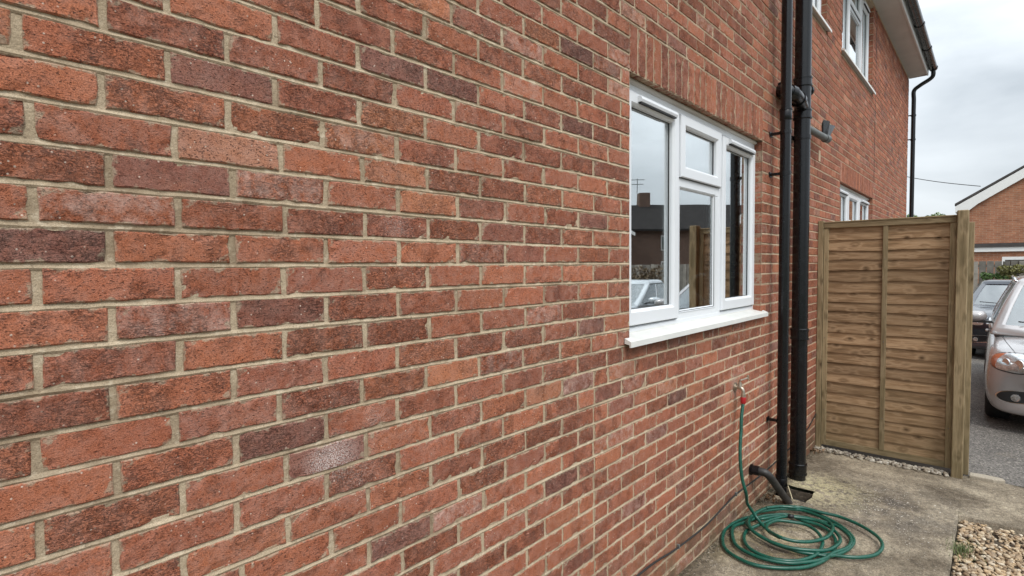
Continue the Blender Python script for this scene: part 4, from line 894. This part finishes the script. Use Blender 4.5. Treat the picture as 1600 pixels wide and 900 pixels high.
def car(name, label, loc, paint, Lc=4.72, hw=.92, belt=1.0, roof=1.53, estate=True, group=None):
    """front looks to local -x (the car is built along +x), y = 0 in the middle"""
    root = thing(name, label, 'car', loc, group)
    # stations along the lower body: x, half width, bonnet/deck height, sill height
    ST = [(0.0, .60, .50, .30), (.015, .71, .66, .22), (.06, .795, .755, .19), (.14, .85, .815, .18), (.28, .885, .865, .18), (.45, .902, .900, .18), (.65, .912, .930, .18), (.9, hw, .960, .18), (1.25, hw, 1.0, .18), (1.55, hw, belt, .19), (2.2, hw, belt+.01, .19), (2.9, hw, belt+.02, .19), (3.5, hw, belt+.03, .19), (4.0, .905, belt+.02, .19), (4.35, .88, belt-.0, .21), (4.58, .83, belt-.06, .25), (4.68, .76, belt-.2, .30), (Lc, .60, belt-.35, .36)]
    sec = []
    for x, w, h, b in ST:
        H = h-b; k = min(1, max(0, (x-.0)/.5))
        half = [(0, h), (w*.45, h-.006-.010*k), (w*.74, h-.022-.015*k), (w*.905, h-.062), (w*.965, h-.14*min(1, H/.6)), (w*.985, b+H*.60), (w*1.0, b+H*.42), (w*.992, b+H*.22), (w*.955, b+.045), (w*.86, b+.0), (0, b)]
        sec.append([(x + (.16*(abs(y)/max(w, .01))**3.6*max(0, 1-x/.34) if x < .3 else 0), y, z) for y, z in half] + [(x + (.16*(abs(y)/max(w, .01))**3.6*max(0, 1-x/.34) if x < .3 else 0), -y, z) for y, z in half[-2:0:-1]])
    nv = len(sec[0]); vs = [p for s_ in sec for p in s_]; fs = grid_faces(len(sec), nv, True); fs.append(tuple(range(nv))); fs.append(tuple((len(sec)-1)*nv+k for k in range(nv))[::-1])
    mb = MB(); mb.add(vs, fs); me = mb.me('body', True); tmp = bpy.data.objects.new('tmp', me); COL.objects.link(tmp)
    sb = tmp.modifiers.new('s', 'SUBSURF'); sb.levels = sb.render_levels = 2
    cut = MB(); WX = (.90, 3.68); RW = .335
    for wx in WX:
        for sgn in (1, -1): cut.tube([(wx, sgn*.66, RW-.01), (wx, sgn*1.3, RW-.01)], RW+.045, 36)
    cme = cut.me('cut'); cob = bpy.data.objects.new('cutob', cme); COL.objects.link(cob)
    bo = tmp.modifiers.new('b', 'BOOLEAN'); bo.operation = 'DIFFERENCE'; bo.object = cob; bo.solver = 'EXACT'
    dg = bpy.context.evaluated_depsgraph_get(); bme = bpy.data.meshes.new_from_object(tmp.evaluated_get(dg)); bme.name = 'body'
    bpy.data.objects.remove(tmp); bpy.data.objects.remove(cob)
    bodyo = link('body', bme, None, root); bme.materials.clear(); bme.materials.append(paint); bme.materials.append(m_trim); smooth_angle(bodyo, 38)
    for p in bme.polygons:
        c = p.center; p.material_index = 0
        if any((c.x-wx)**2+(c.z-RW+.01)**2 < (RW+.043)**2 for wx in WX) and abs(c.y) < hw-.02 and abs(c.y) > .6 and c.z < belt-.2: p.material_index = 1
    bmb = bmesh.new(); bmb.from_mesh(bme); bvh = BVHTree.FromBMesh(bmb); bmb.free()
    # greenhouse
    rx = Lc-.32 if estate else Lc-1.05
    def gh(a, t):
        """a in 0..4: 0-1 screen (left to right as y -1..1), 1-2 +y side, 2-3 rear, 3-4 -y side; t 0 belt .. 1 roof edge"""
        tt = t; w = (hw-.075)*(1-t)+(hw-.30)*t + .012*math.sin(t*math.pi); xf = 1.22+1.02*tt-.10*tt*tt; xr = (rx+.20)-(.62 if not estate else .42)*tt; z = (belt-.035)*(1-t)+(roof-.075)*t; cr = .20*(1-.25*t)
        def pl(u): return .05*(1-(2*u-1)**2)
        if a < 1: u = a*2-1; return Vector((xf-cr*(1-abs(u)**2.2)+.0, u*w, z))
        if a < 2: u = a-1; return Vector((xf+(xr-xf)*u, w+pl(u)*.5*1, z))
        if a < 3: u = 1-(a-2)*2; return Vector((xr+.10*(1-abs(u)**2.2), u*w, z))
        u = a-3; return Vector((xr+(xf-xr)*u, -w-pl(u)*.5, z))
    A = [k/10 for k in range(10)]+[1+k/16 for k in range(16)]+[2+k/10 for k in range(10)]+[3+k/16 for k in range(16)]
    T = [-.12, 0, .25, .5, .75, 1.0]
    vs = [gh(a, t) for t in T for a in A]; top = [gh(a, 1.0) for a in A]; cxm = sum(p.x for p in top)/len(top)
    for s_, dz in ((.975, .022), (.93, .045), (.80, .062), (.5, .073), (.15, .075)): vs += [Vector((cxm+(p.x-cxm)*s_, p.y*s_, p.z+dz)) for p in top]
    n = len(A); nu = len(vs)//n; fs = grid_faces(nu, n, True)
    vs.append(Vector((cxm, 0, roof))); fs += [((nu-1)*n+k, (nu-1)*n+(k+1) % n, len(vs)-1) for k in range(n)]
    mb = MB(); mb.add(vs, fs)
    # drop the wall faces where glass goes, keep pillars, screen surrounds and roof
    def glass_at(a, t):
        if not .06 < t < .93: return False
        if a < 1: return .06 < a < .94
        if 1 <= a < 2 or a >= 3:
            u = a-1 if a < 2 else 4-a
            fr = .05+.03*t
            return any(p0 < u < p1 for p0, p1 in ((.07, .36), (.39, .68), (.71, .93)))
        return .08 < a-2 < .92
    mb2 = MB(); AA = [k/200*4 for k in range(200)]; TT = [-.12, .0, .055, .065, .25, .5, .75, .92, .935, 1.0]
    V2 = [gh(a, t) for t in TT for a in AA]; F2 = []
    for i in range(len(TT)-1):
        for j in range(200):
            am = (AA[j]+.01) % 4; tm = (TT[i]+TT[i+1])/2
            if not glass_at(am, tm): F2.append((i*200+j, i*200+(j+1) % 200, (i+1)*200+(j+1) % 200, (i+1)*200+j))
    top = [gh(a, 1.0) for a in AA]; b0 = len(V2)-200
    for s_, dz in ((.975, .022), (.93, .045), (.80, .062), (.5, .073), (.15, .075)): V2 += [Vector((cxm+(p.x-cxm)*s_, p.y*s_, p.z+dz)) for p in top]
    for r in range(5): F2 += [(b0+r*200+j, b0+r*200+(j+1) % 200, b0+(r+1)*200+(j+1) % 200, b0+(r+1)*200+j) for j in range(200)]
    V2.append(Vector((cxm, 0, roof))); F2 += [(b0+1000+k, b0+1000+(k+1) % 200, len(V2)-1) for k in range(200)]
    mb2.add(V2, F2); ca = mb2.build('cabin', paint, root, smooth=True); so_ = ca.modifiers.new('s', 'SOLIDIFY'); so_.thickness = .018; so_.offset = -1
    def gpatch(name, a0, a1, t0, t1, off, m_, n1=16, par=root):
        g_ = MB(); vs = []
        for i in range(n1+1):
            for j in range(7):
                a_ = a0+(a1-a0)*i/n1; t_ = t0+(t1-t0)*j/6; p = gh(a_ % 4, t_); e = .01
                da = gh((a_+e) % 4, t_)-gh((a_-e) % 4, t_); dt = gh(a_ % 4, t_+e)-gh(a_ % 4, t_-e); nn = da.cross(dt).normalized()
                if nn.dot(p-Vector((cxm, 0, 1))) < 0: nn = -nn
                vs.append(p+nn*off)
        g_.add(vs, grid_faces(n1+1, 7)); return g_.build(name, m_, par, smooth=True)
    gpatch('windscreen', .045, .955, .05, .94, -.006, m_carglass); gpatch('rear_window', 2.06, 2.94, .05, .94, -.006, m_carglass)
    for s_ in (0, 1):
        for p0, p1 in ((.055, .365), (.385, .685), (.705, .94)):
            a0, a1 = (1+p0, 1+p1) if s_ == 0 else (4-p1, 4-p0)
            gpatch('side_window', a0, a1, .05, .94, -.006, m_carglass)
            for t_ in (.04, .945):
                gpatch('window_trim', a0, a1, t_-.012, t_+.012, .004, m_chrome if t_ < .5 else m_trim)
    it = MB(); it.box(1.75, rx-.1, -hw+.14, hw-.14, .3, belt-.10); it.box(1.35, 1.75, -hw+.16, hw-.16, .6, belt-.03, c=.03); it.build('interior', m_inner, root)
    for yy in (-.38, .38):
        s_ = MB(); s_.box(2.35, 2.5, yy-.24, yy+.24, .8, 1.18, c=.05); s_.box(2.38, 2.48, yy-.13, yy+.13, 1.2, 1.37, c=.035); s_.build('seat', m_inner, root)
    # anything stuck on the body is ray-cast onto it
    def proj(name, polyf, nu_, nv_, dirv, org, m_, off=.006, thick=.0, par=root):
        vs = []; 
        for i in range(nu_+1):
            for j in range(nv_+1):
                p = Vector(polyf(i/nu_, j/nv_)); hit = bvh.ray_cast(p, Vector(dirv).normalized())
                if hit[0] is None: vs.append(p+Vector(dirv).normalized()*.3)
                else:
                    u_, v_ = i/nu_*2-1, j/nv_*2-1; bul = (1-u_**4)*(1-v_**4); vs.append(hit[0]-Vector(dirv).normalized()*(off*(.25+.75*bul)))
        g_ = MB(); g_.add(vs, grid_faces(nu_+1, nv_+1)); ob = g_.build(name, m_, par, smooth=True); return ob
    for sg in (-1, 1):
        # headlamp wraps the corner: rounded outer tip, wider towards the grille
        d = Vector((.72, -sg*.70, -.06)).normalized(); side = Vector((.70, sg*.72, 0)).normalized(); c0 = Vector((.15, sg*.775, .745))-d*.5
        def hl(u, v, a=0., b=1., grow=0., rear=0.):
            q = a+(b-a)*u; xx = -.205+.44*q; hgt = .094*max(0, (1-((q-.30)/.72)**2) if q > .30 else (1-((.30-q)/.42)**2))**.5
            hgt = max(.004, hgt)*(1+grow); zc_ = .030*q-.012+.02*rear
            return c0+side*(xx)+Vector((0, 0, zc_+(v*2-1)*hgt))
        proj('headlight_surround', lambda u, v: hl(u, v, -.03, 1.03, .13), 18, 8, d, c0, m_trim, .004)
        h_ = proj('headlight', lambda u, v: hl(u, v, 0., 1.), 24, 10, d, c0, m_lamp, .009)
        proj('indicator', lambda u, v: hl(u, v, .64, .985, .0), 10, 8, d, c0, m_amber, .0135, par=h_)
        for cx_, r_ in ((.20, .050), (.45, .040)):
            pc = hl(cx_, .5); hh = bvh.ray_cast(pc, d)
            if hh[0]:
                g_ = MB(); g_.tube([hh[0]-d*.004, hh[0]-d*.016, hh[0]-d*.013], [r_, r_*.94, r_*.72], 20, cap=False); g_.build('lamp_ring', m_chrome, h_)
        # dark lower intake and fog lamp
        cf = Vector((0, sg*.665, .375))-Vector((1, -sg*.35, 0))*.6; df = Vector((1, -sg*.35, 0)).normalized()
        def fo(u, v, s_=1.):
            q = u*2-1; hh_ = .062*max(.02, 1-abs(q)**2.6)**.5*s_; return cf+Vector((0, sg*(.0+.205*q*s_), -.012*q+(v*2-1)*hh_))+Vector((0, 0, .012))
        proj('intake_rim', lambda u, v: fo(u, v, 1.09), 18, 6, df, cf, m_chrome, .003)
        proj('lower_intake', lambda u, v: fo(u, v), 18, 6, df, cf, m_trim, .007)
        hh = bvh.ray_cast(cf+Vector((0, sg*.04, 0)), df)
        g_ = MB(); g_.tube([hh[0]-df*.004, hh[0]-df*.018, hh[0]-df*.012], [.040, .038, .026], 18); g_.build('fog_lamp', m_lamp, root)
        # door seams
        for x_ in (1.36, 2.44, 3.42):
            vs = []
            for k in range(14):
                z_ = .24+(belt-.10-.24)*k/13
                for e in (-.003, .003):
                    hh = bvh.ray_cast(Vector((x_+e, sg*1.5, z_)), Vector((0, -sg, 0)))
                    if hh[0]: vs.append(hh[0]+Vector((0, sg*.0012, 0)))
            if len(vs) == 28: g_ = MB(); g_.add(vs, grid_faces(14, 2)); g_.build('door_seam', m_trim, root)
        for x_ in (2.2, 3.2):
            hh = bvh.ray_cast(Vector((x_, sg*1.5, belt-.17)), Vector((0, -sg, 0)))
            if hh[0]: g_ = MB(); g_.box(x_-.08, x_+.08, min(hh[0].y, hh[0].y+sg*.035), max(hh[0].y, hh[0].y+sg*.035), belt-.185, belt-.155, c=.008); g_.build('door_handle', paint, root)
        # bonnet shut line
        vs = []
        for k in range(20):
            x_ = .20+1.08*k/19
            for e in (-.003, .003):
                hh = bvh.ray_cast(Vector((x_, sg*(.64+.12*math.sin(k/19*1.6)+e), 1.6)), Vector((0, 0, -1)))
                if hh[0]: vs.append(hh[0]+Vector((0, 0, .0015)))
        if len(vs) == 40: g_ = MB(); g_.add(vs, grid_faces(20, 2)); g_.build('bonnet_seam', m_trim, root)
        # door mirror
        mo = MB(); mx_, my_, mz_ = 1.62, sg*(hw+.115), belt+.060
        for r in range(1): pass
        S_ = []; NN = 12
        for k, (xx, sc) in enumerate(((-.10, .35), (-.075, .78), (-.03, .97), (.03, 1.0), (.062, .94))):
            for q in range(NN):
                an = 2*math.pi*q/NN; yy = math.copysign(abs(math.cos(an))**.7, math.cos(an))*.140*sc; zz = math.copysign(abs(math.sin(an))**.75, math.sin(an))*.082*sc
                S_.append((mx_+xx+abs(yy)*.1, my_+yy, mz_+zz*(1-.12*(yy*sg > 0))))
        F = grid_faces(5, NN, True)+[tuple(range(NN))]; mo.add(S_, F); mir = mo.build('door_mirror', paint, root, smooth=True)
        sv = mir.modifiers.new('s', 'SUBSURF'); sv.levels = sv.render_levels = 1
        g_ = MB(); g_.tube([(mx_+.064, my_-.001, mz_), (mx_+.066, my_-.001, mz_)], [.06, .058], 12); g_.build('mirror_glass', m_chrome, mir)
        g_ = MB(); g_.prism([(mx_-.05, mz_-.078), (mx_+.06, mz_-.078), (mx_+.06, mz_-.054), (mx_-.05, mz_-.054)], my_-sg*.0+sg*.06, sg*(hw-.07), 'y'); g_.build('mirror_foot', m_trim, mir)
        # wheels
        for wx in WX:
            w_ = link('wheel', None, None, root)
            w_.location = (wx, sg*(hw-.135), RW-.01)
            prf = [(-.11, .21), (-.112, .29), (-.095, .322), (-.06, .334), (.06, .334), (.095, .322), (.112, .29), (.11, .21)]; NN = 36; vs = [(r*math.cos(2*math.pi*k/NN), y, r*math.sin(2*math.pi*k/NN)) for k in range(NN) for y, r in prf]
            g_ = MB(); g_.add(vs, [(k*8+l, k*8+l+1, ((k+1) % NN)*8+l+1, ((k+1) % NN)*8+l) for k in range(NN) for l in range(7)]); g_.build('tyre', m_tyre, w_, smooth=True)
            g_ = MB(); g_.tube([(0, sg*.085, 0), (0, sg*.09, 0)], [.20, .205], 28); 
            for k in range(5):
                an = 2*math.pi*k/5+.3; dx_, dz_ = math.cos(an), math.sin(an); px_, pz_ = -dz_, dx_
                g_.add([(dx_*.03+px_*.03, sg*.10, dz_*.03+pz_*.03), (dx_*.03-px_*.03, sg*.10, dz_*.03-pz_*.03), (dx_*.205-px_*.022, sg*.094, dz_*.205-pz_*.022), (dx_*.205+px_*.022, sg*.094, dz_*.205+pz_*.022)], [(0, 1, 2, 3)])
            g_.build('rim', m_rim, w_)
    # grille, plate, wipers, roof bars, rear lamps
    proj('grille', lambda u, v: Vector((-.5, (u*2-1)*(.27-.05*(1-v)), .50+v*.15)), 14, 8, (1, 0, 0), None, m_trim, .008)
    proj('grille_rim', lambda u, v: Vector((-.5, (u*2-1)*(.285-.05*(1-v)), .492+v*.166)), 14, 8, (1, 0, 0), None, m_chrome, .004)
    proj('number_plate', lambda u, v: Vector((-.5, (u*2-1)*.26, .33+v*.11)), 8, 3, (1, 0, 0), None, m_white, .012)
    for sg in (-1, 1):
        proj('rear_lamp', lambda u, v: Vector((Lc+.5, sg*(.62+.2*u), .62+v*.26)), 6, 8, (-1, 0, 0), None, m_red, .01)
        if estate:
            g_ = MB(); g_.tube(cat_rom([gh(1.12 if sg > 0 else 3.88, 1.0)+Vector((0, 0, .012)), gh(1.2 if sg > 0 else 3.8, 1.0)+Vector((0, 0, .05)), gh(1.5 if sg > 0 else 3.5, 1.0)+Vector((0, 0, .058)), gh(1.85 if sg > 0 else 3.15, 1.0)+Vector((0, 0, .05)), gh(1.93 if sg > 0 else 3.07, 1.0)+Vector((0, 0, .012))], 5), .014, 8); g_.build('roof_bar', m_chrome, root, smooth=True)
    for yy in (-.45, .12):
        g_ = MB(); g_.tube([(1.12, yy, belt+.0), (1.16, yy+.28, belt+.03), (1.20, yy+.5, belt+.045)], .008, 6); g_.build('wiper', m_trim, root)
    return root
car('parked_car', 'silver estate car on the driveway, amber indicator facing the camera', (7.53, -2.115, -.045), m_silver, belt=1.055, roof=1.62, group='cars parked on the driveway')
car('parked_car', 'dark navy car parked behind the silver estate on the driveway', (13.05, -1.68, -.045), m_navy, Lc=4.6, hw=.90, belt=.98, roof=1.45, estate=False, group='cars parked on the driveway')

m_pearl = paint_mat('pale_silver_paint', (.55, .58, .60), .3, .25)
car('parked_car', 'pale silver blue car further across the driveway, mirrored low in the left pane', (9.6, -5.35, -.045), m_pearl, Lc=4.3, hw=.88, belt=.95, roof=1.47, estate=False, group='cars parked on the driveway')
# ------------------------------------------------------------------ BEYOND THE DRIVEWAY
FX = 25.0
fnc = thing('board_fence', 'grey weathered close board fence across the far end of the driveway', 'fence', (FX, -6, 0))
m_oldw = simple('weathered_board', (.26, .235, .20), .9, var=.28, scale=5, bump=.003, bscale=30, obj=False)
_t = m_oldw.node_tree; _g = G(_t); _b = _t.nodes['Principled BSDF']; _c = _b.inputs['Base Color'].links[0].from_socket
_g.put(_b.inputs['Base Color'], _g.mix(1., _c, _g.rng(_g.n('ShaderNodeObjectInfo').outputs['Random'], 0, 1, .5, 1.35), 'MULTIPLY'))
bd0 = None; rb = random.Random(9)
for k in range(72):
    y = .9-k*.205
    a = MB(); a.box(-.012+.02*(k % 2), .012+.02*(k % 2), -.092, .092, 0, 1.86+rb.uniform(-.015, .015), c=.003); bo_ = a.build('board', m_oldw, fnc); bo_.location = (0, y+6, -.04); bo_.rotation_euler = (0, 0, rb.uniform(-.03, .03)) 
for z in (.3, 1.0, 1.65): a = MB(); a.box(.02, .07, -8, 6.9, z-.04, z+.04); a.build('rail', m_oldw, fnc)
GX = 30.0
nh = thing('gable_house', 'brick house with white bargeboard and gable end beyond the driveway fence', 'house', (GX, -5, 0))
ye, ze = onX(1499, 331, GX).y, onX(1499, 331, GX).z
slp = (onX(1600, 262, GX).z-onX(1492, 322, GX).z)/(onX(1492, 322, GX).y-onX(1600, 262, GX).y); yw = onX(1511, 330, GX).y; half = 4.3; yr = yw-half
m_fb2 = fine_brick_mat('gable_brick', (.30, .115, .06), (.40, .175, .095), (.36, .27, .19))
zt_ = onX(1513, 323, GX).z; a = MB(); prof = [(yw, -.1), (yw, zt_), (yr, zt_+half*slp), (yr-half, zt_), (yr-half, -.1)]; a.prism(prof, GX, GX+9, 'x'); local(a, nh).build('wall', m_fb2, nh)
zo = onX(1492, 322, GX).z; yo = onX(1492, 322, GX).y
a = MB()
for s_ in (1, -1):
    f_ = lambda y: yr+s_*(y-yr)
    a.add([(GX-.14, f_(yo), zo), (GX+9.3, f_(yo), zo), (GX+9.3, f_(yr), zo+(yo-yr)*slp), (GX-.14, f_(yr), zo+(yo-yr)*slp), (GX-.14, f_(yo), zo+.09), (GX+9.3, f_(yo), zo+.09), (GX+9.3, f_(yr), zo+(yo-yr)*slp+.09), (GX-.14, f_(yr), zo+(yo-yr)*slp+.09)], [(0, 1, 2, 3), (4, 5, 6, 7), (0, 1, 5, 4), (0, 3, 7, 4), (1, 2, 6, 5)])
local(a, nh).build('roof', m_roof, nh)
for s_ in (1, -1):
    f_ = lambda y: yr+s_*(y-yr); a = MB(); hh = max(.22, zo+(yo-yw)*slp-zt_+.01)
    a.add([(x, f_(y), z_) for x in (GX-.13, GX-.01) for y, z_ in ((yo-.02, zo-.03), (yr, zo+(yo-yr)*slp-.005), (yr, zo+(yo-yr)*slp-hh-.02), (yw-.35, zo+(yo-yw+.35)*slp-hh-.12), (yw-.02, zo-.27), (yo-.02, zo-.27))], [(0, 1, 2, 3, 4, 5), (6, 7, 8, 9, 10, 11)]+[(k, (k+1) % 6, 6+(k+1) % 6, 6+k) for k in range(6)])
    local(a, nh).build('bargeboard', m_white, nh)
    a = MB(); a.prism([(f_(yo)-.02*s_, zo-.28), (f_(yw)-.01, zo-.28), (f_(yw)-.01, zo-.26), (f_(yo)-.02*s_, zo-.26)], GX-.0, GX+9, 'x'); local(a, nh).build('soffit', m_white, nh)
zb0, zb1, zb2 = onX(1560, 393, GX-1.2).z, onX(1560, 386, GX-1.2).z, onX(1560, 381, GX-1.2).z
a = MB(); a.box(GX-1.2, GX-.002, yw-9, yw+.05, zb0, zb1); local(a, nh).build('fascia', m_white, nh)
a = MB(); a.box(GX-1.24, GX-.002, yw-9, yw+.09, zb1+.002, zb2+.03); local(a, nh).build('porch_roof', m_roof, nh)
a = MB(); a.box(GX-1.1, GX-.002, yw-8.9, yw-.05, -.1, zb0-.002); local(a, nh).build('porch_wall', m_fb2, nh)
zq = onX(1590, 401, GX-1.1); a = MB(); a.box(GX-1.14, GX-1.08, zq.y-2.6, zq.y+.45, zq.z-.12, zq.z); a.box(GX-1.14, GX-1.08, zq.y+.36, zq.y+.45, .9, zq.z-.12); local(a, nh).build('window_frame', m_white, nh)
a = MB(); a.box(GX-1.12, GX-1.075, zq.y-2.5, zq.y+.36, .9, zq.z-.13); local(a, nh).build('pane', m_carglass, nh)

def plant(name, label, cat, base, clumps, n, leaf, m_, trunk=None, seed=1, group=None):
    root = thing(name, label, cat, base, group); rg = np.random.default_rng(seed); V = []; 
    wts = np.array([c[3]**2 for c in clumps]); wts /= wts.sum()
    pick = rg.choice(len(clumps), n, p=wts); C_ = np.array([c[:3] for c in clumps])[pick]; R_ = np.array([c[3] for c in clumps])[pick]
    d = rg.normal(size=(n, 3)); d /= np.linalg.norm(d, axis=1)[:, None]; r = R_*(rg.uniform(.35, 1, n)**.5)
    P = C_+d*r[:, None]*np.array([1, 1, .8]); a = rg.normal(size=(n, 3)); a /= np.linalg.norm(a, axis=1)[:, None]; b = np.cross(a, rg.normal(size=(n, 3))); b /= np.linalg.norm(b, axis=1)[:, None]
    s = leaf*rg.uniform(.6, 1.4, n)[:, None]
    V = np.stack([P-a*s, P+b*s*.45, P+a*s, P-b*s*.45], 1).reshape(-1, 3); F = np.arange(4*n).reshape(-1, 4)
    link('crown', np_mesh('crown', V, F), m_, root)
    t = MB()
    for c in clumps[:14]:
        q = Vector(c[:3]); t.tube(cat_rom([(0, 0, -.1), (q.x*.15, q.y*.15, q.z*.45), (q.x*.6, q.y*.6, q.z*.8), tuple(q)], 3), [max(.008, (trunk or .05)*(1-k/11)) for k in range(10)], 6)
    t.build('trunk', m_bark, root, smooth=True); return root
m_bark = simple('bark', (.09, .07, .05), .9, bump=.01, bscale=30)
m_lf1 = leaf_mat('leaf_green', (.03, .06, .015), (.075, .13, .03)); m_lf4 = leaf_mat('leaf_spring', (.05, .09, .02), (.13, .19, .05)); m_lf2 = leaf_mat('leaf_olive', (.06, .055, .02), (.16, .15, .045)); m_lf3 = leaf_mat('leaf_brown', (.07, .04, .025), (.12, .08, .04))
tb = onX(1444, 338, 36); rg0 = random.Random(3)
plant('tree', 'spreading green tree top showing above the gate beside the house corner', 'tree', (36, tb.y, -.1), [(rg0.uniform(-1.4, 1.4), -1.9+3.9*k_/43+rg0.uniform(-.15, .15), tb.z-.28+rg0.uniform(-.5, .32)-.25*abs(-1.9+3.9*k_/43)*.5, rg0.uniform(.2, .42)) for k_ in range(44)], 8500, .07, m_lf4, .12, 2)
ib = onX(1585, 425, 24.7); plant('climbing_plant', 'straggling green and brown climber hanging over the board fence', 'shrub', (24.7, ib.y, -.05), [(rg0.uniform(-.12, .05), rg0.uniform(-1.2, .35), ib.z+rg0.uniform(-.45, .2), rg0.uniform(.10, .20)) for _ in range(22)], 2300, .05, m_lf2, .03, 4)
ib = onX(1560, 432, 24.6); plant('climbing_plant', 'brighter green sprig of creeper in front of the board fence', 'shrub', (24.6, ib.y, -.05), [(rg0.uniform(-.1, .1), rg0.uniform(-.3, .45), ib.z+rg0.uniform(-.12, .12), rg0.uniform(.08, .16)) for _ in range(10)], 1400, .04, m_lf1, .03, 8)
wr = MB(); w0, w1 = onX(1380, 268, 34), onX(1532, 291, 30.5); wr.tube([w0+(w1-w0)*(k/12)+Vector((0, 0, -.10*math.sin(k/12*math.pi))) for k in range(13)], .016, 6)
wr.build('overhead_wire', m_cable, label='thin telephone wire crossing the sky to the gable house', cat='wire')
# what stands across the drive, seen mirrored in the panes
m_fb3 = fine_brick_mat('mirror_dimmed_brick', (.10, .055, .040), (.14, .075, .052), (.15, .13, .10)); m_roof2 = simple('dark_tile', (.028, .025, .024), .9, var=.3, scale=3, spec=.1)  # brick colour itself darkened to imitate the dim tinted window reflection
oh = thing('terrace_house', 'brick house with dark tiled roof and chimney, mirrored in the near window', 'house', (44, -21.5, 0), rz=math.radians(-44))
a = MB(); a.prism([(-4, -.1), (-4, 4.8), (0, 6.9), (4, 4.8), (4, -.1)], -9, 9, 'y'); a.build('wall', m_fb3, oh)
a = MB(); a.prism([(-4.5, 4.55), (0, 7.0), (4.5, 4.55), (4.5, 4.7), (0, 7.18), (-4.5, 4.7)], -9.4, 9.4, 'y'); a.build('roof', m_roof2, oh)
a = MB(); a.box(-.4, .4, -1.2, -.3, 6.6, 8.2); ch_ = a.build('chimney', m_fb3, oh)
a = MB(); a.tube([(0, -1.3, 8.2), (0, -1.3, 9.5)], .03, 6); a.tube([(0, -2.0, 9.4), (0, -.7, 9.4)], .03, 6); a.tube([(0, -1.8, 9.0), (0, -.8, 9.0)], .03, 6); a.build('aerial', m_grey, ch_)
wing = MB(); wing.prism([(-8.6, -.1), (-8.6, 4.3), (-6.2, 5.7), (-3.8, 4.3), (-3.8, -.1)], -7.5, 0, 'x'); wing.build('wall', m_fb3, oh)
wing = MB()
for e in (1, -1): wing.add([(x, -6.2+e*dy, z_) for x in (-7.8, 0) for dy, z_ in ((0, 5.72), (2.7, 4.12), (2.7, 4.3), (0, 5.92))], [(0, 1, 2, 3), (4, 5, 6, 7), (0, 1, 5, 4), (1, 2, 6, 5), (2, 3, 7, 6)])
wing.build('roof', m_roof2, oh)
for e in (1, -1):
    wing = MB(); wing.add([(x, -6.2+e*dy, z_) for x in (-7.86, -7.8) for dy, z_ in ((0, 5.55), (2.72, 3.95), (2.72, 4.2), (0, 5.85))], [(0, 1, 2, 3), (4, 5, 6, 7), (0, 1, 5, 4), (2, 3, 7, 6)]); wing.build('bargeboard', m_white, oh)
for wx, wz in ((0.2, 3.0), (5, 3.0), (0.2, .9), (5, .9)):
    for yy in (4.0, -4.08):
        a = MB(); a.box(yy, yy+.08, wx-.65, wx+.65, wz, wz+1.2); w_ = a.build('window', m_white, oh); a = MB()
        for k in range(3): a.box(yy-.006 if yy < 0 else yy+.04, yy+.04 if yy < 0 else yy+.086, wx-.60+k*.41, wx-.22+k*.41, wz+.06, wz+1.14)
        a.build('pane', m_carglass, w_)
plant('garden_bush', 'dense rounded green bush across the drive, mirrored in the left pane', 'bush', (18.6, -10.6, -.1), [(rg0.uniform(-.8, .8), rg0.uniform(-.8, .8), rg0.uniform(.5, 2.2), rg0.uniform(.4, .6)) for _ in range(15)], 6000, .09, m_lf1, .1, 12)
plant('garden_bush', 'reddish brown shrub across the drive, mirrored in the left pane', 'bush', (22.5, -11.0, -.1), [(rg0.uniform(-.9, .9), rg0.uniform(-.9, .9), rg0.uniform(.5, 1.7), rg0.uniform(.35, .6)) for _ in range(12)], 3000, .08, m_lf3, .1, 13)
S.cycles.max_bounces = 8; S.cycles.transparent_max_bounces = 16
